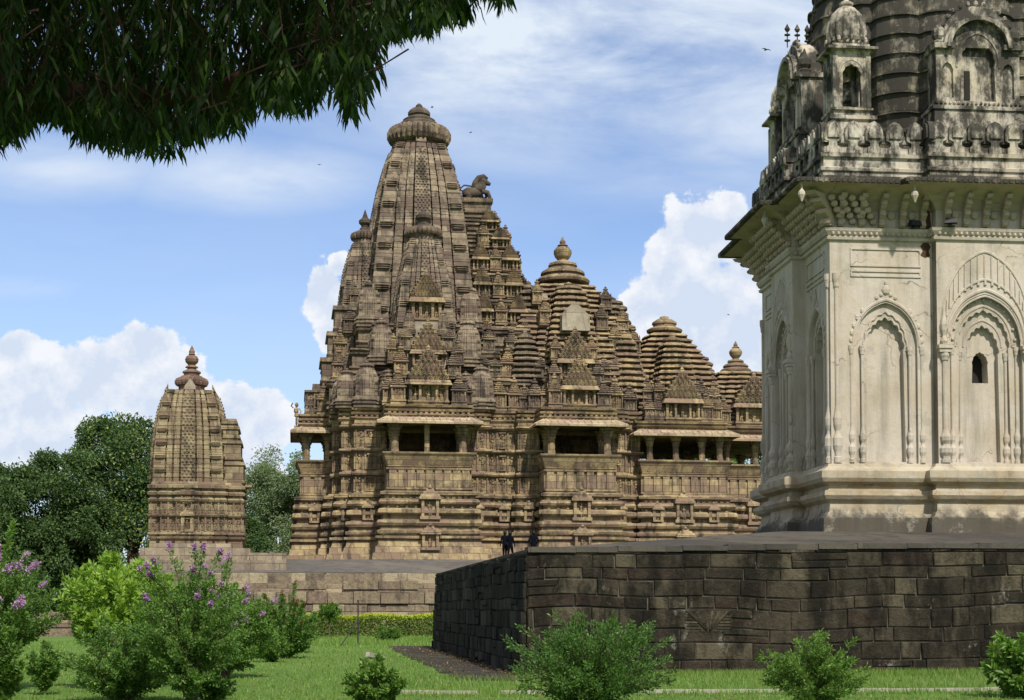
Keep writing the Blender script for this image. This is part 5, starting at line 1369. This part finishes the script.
tree('tree', 'pale grey green feathery tree between the small shrine and the great temple', (-18.6, 122, 0), 15, [L(0, 0, 11.5, 3.2, 3, 3.0), L(-2.8, 0, 9, 2.8, 3, 3.6), L(2.4, 0, 10, 2.4, 3, 3.6), L(.4, 0, 6, 4.4, 3.4, 3.6), L(-3.6, 0, 5.2, 2.6, 2.6, 3.2)], 26000, .38, G2, 14, 'trees behind the temples', .4)
tree('tree', 'dark tree half hidden behind the small shrine', (-22.5, 108, 0), 11, [L(0, 0, 7, 3.4, 3, 3.6), L(2.6, 0, 5, 2.6, 3, 3.4), L(-2, 0, 4.4, 3, 3, 3.2)], 14000, .40, G1, 15, 'trees behind the temples', .35)
for i, (x, y, h, lab) in enumerate(((13.6, 116, 17, 'green tree glimpsed through the pillared hall openings'), (17.9, 112, 17.5, 'green tree seen through the porch at the temple right end'), (-12.6, 126, 12, 'dark tree low against the sky behind the west balcony'))):
    tree('tree', lab, (x, y, 0), h, [L(0, 0, h * .72, 3.2, 3, h * .25), L(-2.2, 0, h * .5, 2.8, 3, h * .25), L(2.2, 0, h * .5, 2.8, 3, h * .26), L(0, 0, h * .42, 3.4, 3, h * .25)], 12000, .5, G4, 20 + i, 'trees behind the temples', .35)
# far line of woodland
mb = MB(); r = random.Random(77)
for i in range(26000):
    x = r.uniform(-130, 110); hh = 5.2 + 1.6 * math.sin(x * .13) + 1.3 * math.sin(x * .37 + 1)
    p = Vector((x, 165 + r.uniform(-5, 5), r.random() ** .7 * hh)); leaf(mb, p, rv(r), rv(r), r.uniform(.7, 1.3), .7)
tag(mb.build('far_woodland', G1), kind='stuff')

# ------------------------------------------------------------------ shrubs
def shrub(name, label, loc, w, h, n, ls, mat, seed, stems=60, group=None, lw=.5, flowers=None, spread=.9, low=.08, trunk=None, droop=.12, spiky=.25, bark=True, z0=0.0, stiff=.55):
    r = random.Random(seed); t = thing(name, label, 'tree' if name.endswith('tree') else 'shrub', loc, 0, group)
    rad = w / 2; sm = MB(); fm = MB(); fl = MB(); tips = []
    forks = [Vector((0, 0, z0))]
    if trunk:
        forks = []
        for k in range(trunk):
            a = 2 * math.pi * k / trunk + .4; q = Vector((math.cos(a) * .16 * (trunk > 1), math.sin(a) * .16 * (trunk > 1), z0 + h * r.uniform(.16, .24)))
            sm.tube([(math.cos(a) * .04, math.sin(a) * .04, -.03), tuple(q * .6), tuple(q)], [.05, .04, .03], 7); forks.append(q)
    n = int(n * 1.7); ls *= 1.15; per = max(4, n // stems)
    for k in range(stems):
        a = r.uniform(0, 2 * math.pi); zc = z0 + (h - z0) * (.42 + low * .45); rz = h - zc
        sv = r.uniform(-1.0, 1.0); cr = math.sqrt(1 - sv * sv); u = .55 + .45 * r.random() ** .5
        end = Vector((math.cos(a) * rad * cr * u, math.sin(a) * rad * cr * u, zc + (sv * rz if sv > 0 else sv * (zc - z0) * (.9 if low < .25 else .45)) * u))
        if r.random() < .22: end.z += (h - z0) * spiky * r.uniform(.15, .55); end.x *= 1.1; end.y *= 1.1
        f = forks[r.randrange(len(forks))] + Vector((r.uniform(-.04, .04), r.uniform(-.04, .04), 0))
        mid = f.lerp(end, .5) + Vector((-end.x, -end.y, 0)) * .18 * spread + Vector((0, 0, (end.z - f.z) * .12))
        pts = [f, f.lerp(mid, .5), mid, mid.lerp(end, .5) + Vector((0, 0, .02)), end]
        if bark: sm.tube([tuple(q) for q in pts], [.012, .009, .007, .005, .003], 4)
        ax = (end - mid).normalized()
        for j in range(per):
            s = 1 - (1 - .28) * (r.random() ** 1.25)
            if s < .5: p = f.lerp(mid, s * 2)
            else: p = mid.lerp(end, (s - .5) * 2)
            out = rv(r); p = p + out * rad * .12 * r.random() * (1.15 - s * .7)
            d = (ax * stiff + out * .8 + Vector((0, 0, .25 - droop))).normalized()
            leaf(fm, p, d, rv(r), ls * r.uniform(.6, 1.25), ls * lw * r.uniform(.7, 1.2))
        tips.append((end, ax))
    sm.build('stems', M_bark, t) if sm.v else None
    fm.build('foliage', mat, t)
    if flowers:
        cnt, fmat, fs = flowers; tips.sort(key=lambda q: -(q[0].z + .6 * Vector((q[0].x, q[0].y, 0)).length + r.uniform(0, .3) - .5 * q[0].y))
        for e, ax in tips[:cnt]:
            Lp = fs * r.uniform(.6, 1.5)
            for j in range(80):
                s = r.random(); p = e + ax * (s * Lp - .02) + rv(r) * fs * .5 * (1 - s * .5) * r.random() ** .4
                leaf(fl, p, rv(r), rv(r), .035 * r.uniform(.7, 1.4), .03)
        fl.build('flowers', fmat, t)
    return t
GS = 'shrubs planted on the lawn'
shrub('shrub', 'dark glossy shrub at the bottom left corner', (-7.8, 22.5, 0), 1.1, 1.42, 6500, .075, G5, 1, 70, GS, .55, spiky=.05)
shrub('shrub', 'small dark bush on a narrow foot, beside the bottom left corner shrub', (-8.35, 26.8, 0), .66, .98, 2600, .07, G4, 2, 50, GS, .45, z0=.08)
shrub('crepe_myrtle_tree', 'crepe myrtle with lilac blossom at the left edge', (-9.7, 28.4, 0), 2.5, 2.65, 11000, .07, G4, 3, 120, GS, .5, (34, F1, .17), trunk=3, low=.3)
shrub('shrub', 'tall lime green shoots at the left edge behind the lilac blossom', (-13.2, 38.0, 0), 1.8, 3.3, 8000, .12, G5, 4, 60, GS, .45, spiky=.5)
shrub('shrub', 'big yellow green broad leaved bush, brightest in the left group', (-7.45, 28.9, 0), 2.5, 2.6, 14000, .115, G3, 5, 150, GS, .48, low=.35, spiky=.14, droop=.1)
shrub('shrub', 'dome of fine mid green leaves in front of the yellow green bush', (-6.4, 24.9, 0), 2.0, 1.42, 13000, .055, G4, 6, 150, GS, .5, spiky=.25)
shrub('crepe_myrtle_tree', 'crepe myrtle on several bare stems with a few purple blooms', (-5.1, 23.9, 0), 1.85, 2.1, 15000, .055, G4, 7, 150, GS, .5, (13, F2, .085), trunk=4, low=.22, spiky=.55)
shrub('crepe_myrtle_tree', 'crepe myrtle with many lilac blooms right of the bare stemmed one', (-6.3, 33.0, 0), 2.4, 2.15, 15000, .07, G4, 8, 130, GS, .5, (26, F1, .15), trunk=3, low=.12, spiky=.5)
shrub('shrub', 'low tuft of narrow leaves at the foot of the crepe myrtle stems', (-4.85, 24.3, 0), .75, .62, 1800, .07, G4, 9, 40, GS, .35)
shrub('shrub', 'loose green bush with reddish tips behind the lilac crepe myrtle', (-6.8, 45.2, 0), 1.9, 1.95, 8000, .09, G4, 10, 90, GS, .5, (14, Gr, .16), spiky=.4)
shrub('shrub', 'small round bright green bush beside the red tipped bush', (-6.75, 42.2, 0), 1.0, .95, 3000, .07, G5, 11, 60, GS, .5, spiky=.05)
shrub('shrub', 'rounded green bush at the back of the left shrub group', (-7.1, 50.5, 0), 1.25, 1.6, 3200, .09, G5, 12, 60, GS, .5, spiky=.12)
shrub('clipped_tree', 'little ball topped tree in front of the long hedge', (-8.95, 73.5, 0), 1.2, 1.75, 3000, .10, G5, 13, 60, None, .55, trunk=1, low=.2, spiky=.03, z0=.72)
shrub('shrub', 'low yellow green bush in front of the long hedge', (-5.5, 66.9, 0), 1.35, .65, 2200, .10, G5, 14, 60, GS, .4)
shrub('shrub', 'low round bright green bush at the bottom, left of the path', (-2.12, 23.4, 0), .98, .80, 4200, .075, G5, 15, 80, GS, .55, spiky=.08)
shrub('shrub', 'large feathery bush of upright shoots before the corner of the dark platform', (1.22, 22.6, 0), 2.5, 1.36, 15000, .052, G8, 16, 170, GS, .5, spiky=.6, stiff=.8)
shrub('shrub', 'yellow green bush with a tall central shoot before the platform, right', (4.62, 22.9, 0), 1.6, 1.05, 9000, .055, G5, 17, 110, GS, .42, spiky=.5)
shrub('shrub', 'thin upright shoots rising from the yellow green bush', (4.58, 23.1, 0), .55, 1.42, 1500, .055, G5, 18, 16, GS, .42, spiky=.3) if False else None
shrub('shrub', 'broad leaved bush cut by the right edge of the view', (8.78, 26.0, 0), 1.15, 1.12, 2600, .13, G5, 19, 60, GS, .55, spiky=.15, droop=.3)

# hedge
hd = thing('hedge', 'long low clipped hedge with yellow green top at the foot of the terrace', 'hedge', (-13.5, 75.0, 0), R(1.5))
mb = MB(); my = MB(); r = random.Random(31); LH = 19.5
for i in range(17000):
    x = r.uniform(0, LH); y = r.choice((r.uniform(0, .12), r.uniform(0, .9))); z = r.uniform(.02, 1.05 + .04 * math.sin(x * 2.1))
    leaf(mb, Vector((x, y, z)), rv(r), rv(r), .12, .08)
for i in range(7000):
    x = r.uniform(0, LH); y = r.uniform(-.02, .92); z = 1.0 + .05 * math.sin(x * 2.1) + r.uniform(-.16, .1)
    leaf(my, Vector((x, y, z)), (rv(r) + Vector((0, 0, .6))).normalized(), rv(r), .12, .07)
mb.build('foliage', Gh, hd); my.build('new_growth', Gy, hd)
mb = MB()
for i in range(40): mb.tube([(i * .49, .45, -.02), (i * .49 + .05, .42, .5), (i * .49, .45, .95)], .02, 5)
mb.build('stems', M_bark, hd)

# ------------------------------------------------------------------ grass
M_gr = mat_leaf('grass_blades', (.12, .22, .04), (.19, .31, .06), (.28, .34, .12), .35)
mb = MB(); r = random.Random(90)
def blade(x, y, h, w):
    if -2.3 < x < 12 and -.30 < y - (27.1 + .107 * x) < .1: return
    a = r.uniform(0, 6.28); dx, dy = math.cos(a) * w, math.sin(a) * w; lx, ly = r.uniform(-.5, .5) * h, r.uniform(-.5, .5) * h
    b = len(mb.v); mb.v.extend([(x - dx, y - dy, 0), (x + dx, y + dy, 0), (x + lx, y + ly, h)]); mb.f.append((b, b + 1, b + 2)); mb.mi.append(0)
def inside_path(x, y): return 31.6 < y < 58.6 and (-1.0 - (y - 31.8) * .144 + .25 * math.sin(y * 2.3)) < x
for i in range(70000):
    y = 21.5 + 46 * r.random() ** 1.7; x = r.uniform(-.40 * y, .40 * y)
    if inside_path(x, y) or (y > 34 and x > .3 - (y - 34.4) * .15): continue
    blade(x, y, r.uniform(.03, .07) * (1 + (y - 22) * .01), .006 + .0002 * y)
for i in range(26000):     # taller, along the platform foot and the edging
    k = r.random()
    if k < .55: x = r.uniform(.1, 14); y = 34.3 + .146 * x - abs(r.gauss(0, .9)) - .2
    elif k < .8: x = r.uniform(-2.3, 12); y = 27.1 + .1 * x * 1.0 + r.uniform(-.9, .5)
    else: x = r.uniform(-3, 13); y = r.uniform(28.2, 33)
    blade(x, y, r.uniform(.06, .17), .008)
for i in range(5000):
    y = r.uniform(58.4, 75); x = r.uniform(-12, -3); blade(x, y, r.uniform(.08, .2), .02)
tag(mb.build('grass', M_gr), kind='stuff')

# fallen leaves and crumbs of stone
r = random.Random(314); mb = MB()
for i in range(2600):
    if i % 3 == 0: y = r.uniform(32, 57); x = -1.0 - (y - 31.8) * .144 + r.random() ** 2 * 2.2 if i % 2 else .1 - (y - 34.4) * .15 - abs(r.gauss(0, .35))
    else: y = 22 + 30 * r.random() ** 1.5; x = r.uniform(-.38 * y, .38 * y)
    if y > 34 and x > .25 - (y - 34.4) * .15: continue
    leaf(mb, Vector((x, y, .03 + r.random() * .03)), Vector((r.uniform(-1, 1), r.uniform(-1, 1), .12)).normalized(), Vector((0, 0, 1)), r.uniform(.05, .11), r.uniform(.03, .06))
tag(mb.build('leaf_litter', mat_leaf('dry_leaves', (.14, .09, .04), (.28, .20, .09), None, .1)), kind='stuff')

# ------------------------------------------------------------------ overhanging tree, top left
ot = thing('overhanging_tree', 'dark drooping branches of a near tree hanging over the top left', 'tree', (-6.4, 7.2, 0))
O = Vector((-6.4, 7.2, 0))
mb = MB(); mb.tube([(0, 0, -.1), (.05, .05, 2), (.0, .1, 4.2), (-.1, 0, 6.5), (.0, 0, 9)], [.32, .27, .24, .18, .08], 12)
limbs = [[(0, .1, 4.1), (1.2, .5, 4.22), (2.4, .8, 4.40), (3.55, .95, 4.36), (4.1, 1.0, 4.44), (4.7, 1.05, 4.42), (4.98, 1.1, 4.62), (5.25, 1.2, 4.86), (5.7, 1.3, 5.2)],
         [(2.8, 1.2, 4.6), (3.8, 1.3, 5.2), (4.9, 1.4, 5.9)], [(0, 0, 5), (2, 0, 6.2), (4.5, .2, 6.8)], [(0, .1, 4.6), (1.4, 2.6, 5.4), (2.8, 4.2, 5.7)]]
for k_, l in enumerate(limbs): mb.tube(l, [(.10, .05, .09, .09)[k_] * (1 - .85 * i / (len(l) - 1)) + .006 for i in range(len(l))], 7)
mb.build('trunk', mat_plain('dark_bark', (.05, .028, .02), .95, .4, 9), ot, True)
prof = [(-4.5, 4.22), (-3.11, 4.34), (-2.93, 4.48), (-2.72, 4.52), (-2.62, 4.36), (-2.4, 4.35), (-2.17, 4.31), (-1.95, 4.38), (-1.66, 4.44), (-1.57, 4.55), (-1.27, 4.58), (-1.06, 4.68), (-.98, 4.52), (-.88, 4.72), (-.83, 4.98), (-.68, 5.0), (-.43, 5.06), (-.30, 5.16), (-.1, 5.22), (.02, 5.34), (.4, 5.7)]
def lowz(x, _r=random.Random(2)):
    for (a, za), (b, zb) in zip(prof, prof[1:]):
        if x <= b: return za + (zb - za) * max(0, (x - a)) / (b - a)
    return 5.8
mb = MB(); r = random.Random(41); tw = MB()
def long_leaf(p, d, Ln, w):
    """wavy narrow leaf in three segments, drooping"""
    s = d.cross(rv(r)).normalized(); pts = []; q = p.copy(); dd = d.copy()
    for k, ww in enumerate((.25, 1, .8, 0)):
        off = s * w * .5 * ww; n_ = s.cross(dd) * (w * .25 * (-1) ** k); pts.append((q + off + n_, q - off + n_))
        dd = (dd + Vector((0, 0, -.35))).normalized(); q = q + dd * Ln / 3
    b = len(mb.v)
    for a, c in pts[:3]: mb.v.extend([tuple(a), tuple(c)])
    mb.v.append(tuple(pts[3][0])); mb.f.extend([(b, b + 1, b + 3, b + 2), (b + 2, b + 3, b + 5, b + 4), (b + 4, b + 5, b + 6)]); mb.mi.extend([0, 0, 0])
for i in range(2300):
    yy = r.uniform(7.3, 10.9); k = yy / 9
    xw = r.uniform(-4.6, .25); zl = lowz(xw); xw *= k; 
    zmin = 1.6 + (zl + .07 * math.sin(xw * 23) + .05 * math.sin(xw * 51 + 1) + .04 - 1.6) * k + .03; top = zmin + (r.random() ** 1.3) * 1.5 + .12
    bot = max(zmin, top - r.uniform(.3, .7))
    p = Vector((xw + r.uniform(-.12, .12), yy, top)) - O; e = Vector((xw, yy, bot + .08)) - O
    tw.tube([tuple(p + Vector((r.uniform(-.2, .2), r.uniform(-.2, .2), .12))), tuple(p), tuple(e)], [.006, .004, .002], 3)
    for j in range(13):
        s = j / 12; q = p.lerp(e, s); a = r.uniform(0, 6.28)
        Ln = r.uniform(.10, .18)
        q.z = max(q.z, zmin + Ln * .8 - O.z)
        long_leaf(q, Vector((math.cos(a) * .75, math.sin(a) * .75, -.65)).normalized(), Ln, r.uniform(.015, .026))
# the rest of the crown, overhead and behind
for i in range(22000):
    d = rv(r); p = Vector((r.uniform(-9.5, .8), r.uniform(1.5, 12.5), 0)); p.z = max(6.1, 1.8 + .43 * p.y) + r.random() * 2.6
    if p.x > -.3 and r.random() < .5: continue
    a = r.uniform(0, 6.28); long_leaf(p - O, Vector((math.cos(a) * .8, math.sin(a) * .8, -.5)).normalized(), r.uniform(.2, .32), r.uniform(.07, .12))
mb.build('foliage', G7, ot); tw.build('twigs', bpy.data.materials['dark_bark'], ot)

# ------------------------------------------------------------------ people by the temple foot
def person(label, loc, face, h, seed, arms, hold=None):
    r = random.Random(seed); me = bpy.data.meshes.new('person'); k = h / 1.7
    J = {'pel': (0, 0, .95), 'bel': (0, -.01, 1.08), 'che': (0, 0, 1.3), 'nek': (0, 0, 1.46), 'hd0': (0, -.01, 1.53), 'hd1': (0, -.01, 1.61), 'hd2': (0, 0, 1.69)}
    Rr = {'pel': (.15, .115), 'bel': (.125, .1), 'che': (.155, .115), 'nek': (.055, .055), 'hd0': (.075, .085), 'hd1': (.085, .1), 'hd2': (.05, .06)}
    E_ = [('pel', 'bel'), ('bel', 'che'), ('che', 'nek'), ('nek', 'hd0'), ('hd0', 'hd1'), ('hd1', 'hd2')]
    for s, n in ((-1, 'l'), (1, 'r')):
        st = .07 * s
        J.update({n + 'hip': (s * .09, 0, .88), n + 'kn': (s * .10, -.03 + st, .49), n + 'an': (s * .10, st * 1.3, .09), n + 'toe': (s * .11, st * 1.3 - .15, .04)})
        Rr.update({n + 'hip': (.1, .1), n + 'kn': (.062, .062), n + 'an': (.042, .042), n + 'toe': (.038, .03)})
        E_ += [('pel', n + 'hip'), (n + 'hip', n + 'kn'), (n + 'kn', n + 'an'), (n + 'an', n + 'toe')]
        el, ha = arms[0 if s < 0 else 1]
        J.update({n + 'sh': (s * .17, 0, 1.40), n + 'el': (s * el[0], el[1], el[2]), n + 'wr': (s * ha[0], ha[1], ha[2]), n + 'hn': (s * ha[0] * .97, ha[1] - .04, ha[2] - .07)})
        Rr.update({n + 'sh': (.065, .065), n + 'el': (.045, .045), n + 'wr': (.03, .03), n + 'hn': (.035, .02)})
        E_ += [('che', n + 'sh'), (n + 'sh', n + 'el'), (n + 'el', n + 'wr'), (n + 'wr', n + 'hn')]
    keys = list(J); me.from_pydata([tuple(c * k for c in J[q]) for q in keys], [(keys.index(a), keys.index(b)) for a, b in E_], [])
    o = bpy.data.objects.new('person', me); COL.objects.link(o)
    sk = o.modifiers.new('skin', 'SKIN'); sk.use_smooth_shade = True
    for i, q in enumerate(keys): me.skin_vertices[0].data[i].radius = (Rr[q][0] * k, Rr[q][1] * k)
    me.skin_vertices[0].data[0].use_root = True
    sb = o.modifiers.new('sub', 'SUBSURF'); sb.levels = 1; sb.render_levels = 2
    m, g, p, out = new_mat('clothed_figure'); z = g.sep(coords(g, o))[2]
    c = g.mix(g.m('GREATER_THAN', z, .92 * k), (.005, .005, .008), (.004, .005, .011)); c = g.mix(g.m('GREATER_THAN', z, 1.49 * k), c, (.03, .018, .012)); c = g.mix(g.m('LESS_THAN', z, .08 * k), c, (.02, .015, .012))
    g.put(p.inputs['Base Color'], c); p.inputs['Roughness'].default_value = .9; p.inputs['Specular IOR Level'].default_value = .05; me.materials.append(m)
    hb = MB(); hb.lathe(0, .012 * k, [(.085 * k, 1.55 * k), (.102 * k, 1.6 * k), (.104 * k, 1.66 * k), (.085 * k, 1.72 * k), (.04 * k, 1.755 * k), (.01, 1.76 * k)], 14, sy=1.12)
    hb.build('hair', mat_plain('black_hair', (.01, .009, .008), .6), o, True)
    o.location = loc; o.rotation_euler = (0, 0, face)
    tag(o, label, 'person', 'people at the foot of the brown temple'); return o
dn = (( .24, .02, 1.12), (.25, -.06, .88)); up = ((.26, -.08, 1.16), (.12, -.24, 1.28)); hp = ((.32, .03, 1.14), (.16, -.06, 1.0))
person('standing person in dark clothes, rightmost, elbows out, near the pale block', (1.22, 84.2, 4.10), R(170), 1.62, 3, (hp, hp))
person('standing person in dark clothes, left and nearest to the wall edge', (-.10, 83.6, 4.02), R(150), 1.66, 1, (dn, up))
person('dark clothed person close behind the leftmost person', (-.40, 84.3, 4.12), R(200), 1.62, 2, (dn, dn))

# ------------------------------------------------------------------ post and marker in the lawn
M_rust = mat_plain('dark_iron', (.035, .03, .028), .7, .3, 10)
t = thing('post', 'thin dark iron post with a slanting stay standing in the lawn', 'post', (-6.2, 60.5, 0))
mb = MB(); mb.tube([(0, 0, -.1), (0, 0, 1.75)], .03, 8); mb.lathe(0, 0, [(.04, 1.75), (.05, 1.78), (.0, 1.82)], 8); mb.build('upright', M_rust, t)
mb = MB(); mb.tube([(-.55, -1.6, -.05), (-.02, -.03, .95)], .025, 6); mb.build('stay', M_rust, t)
t = thing('kerb_stone', 'tilted broken kerb stone lying in the lawn beside the path', 'stone', (-4.0, 45.2, 0), R(70))
mb = MB(); mb.M = Matrix.Rotation(R(9), 4, 'Y'); mb.box(-.8, .8, -.06, .06, -.05, .09); mb.build('slab', M_kerb, t)

# birds
M_bird = mat_plain('bird_feathers', (.03, .03, .03), .8)
for i, (px_, py_, D, s, lab) in enumerate(((431, 101, 70, .3, 'tiny bird flying just above the tallest spire'), (470, 127, 85, .3, 'tiny bird flying right of the tallest spire top'), (317, 160, 85, .3, 'tiny bird flying left of the tallest spire'), (770, 42, 60, .45, 'bird gliding left of the white temple dome'), (730, 313, 90, .3, 'tiny bird between the brown porch roof and the white temple'))):
    t = thing('bird', lab, 'bird', ((px_ - 512) / 1500 * D, D, 1.6 + (605 - py_) / 1500 * D), R(40 * i), 'birds in the sky')
    mb = MB(); mb.tube([(-.25 * s, 0, 0), (-.1 * s, 0, 0), (.12 * s, 0, .01), (.25 * s, 0, .02)], [.01, .05 * s, .05 * s, .01], 6); mb.build('body', M_bird, t)
    mb = MB()
    for q in (-1, 1): mb.loft([[(-.1 * s, 0, .01), (.1 * s, 0, .01), (.1 * s, 0, .03), (-.1 * s, 0, .03)], [(-.07 * s, q * .28 * s, .1 * s), (.08 * s, q * .28 * s, .1 * s), (.08 * s, q * .28 * s, .115 * s), (-.07 * s, q * .28 * s, .115 * s)], [(-.03 * s, q * .55 * s, .04 * s), (0, q * .55 * s, .04 * s), (0, q * .55 * s, .045 * s), (-.03 * s, q * .55 * s, .045 * s)]])
    mb.build('wings', M_bird, t)
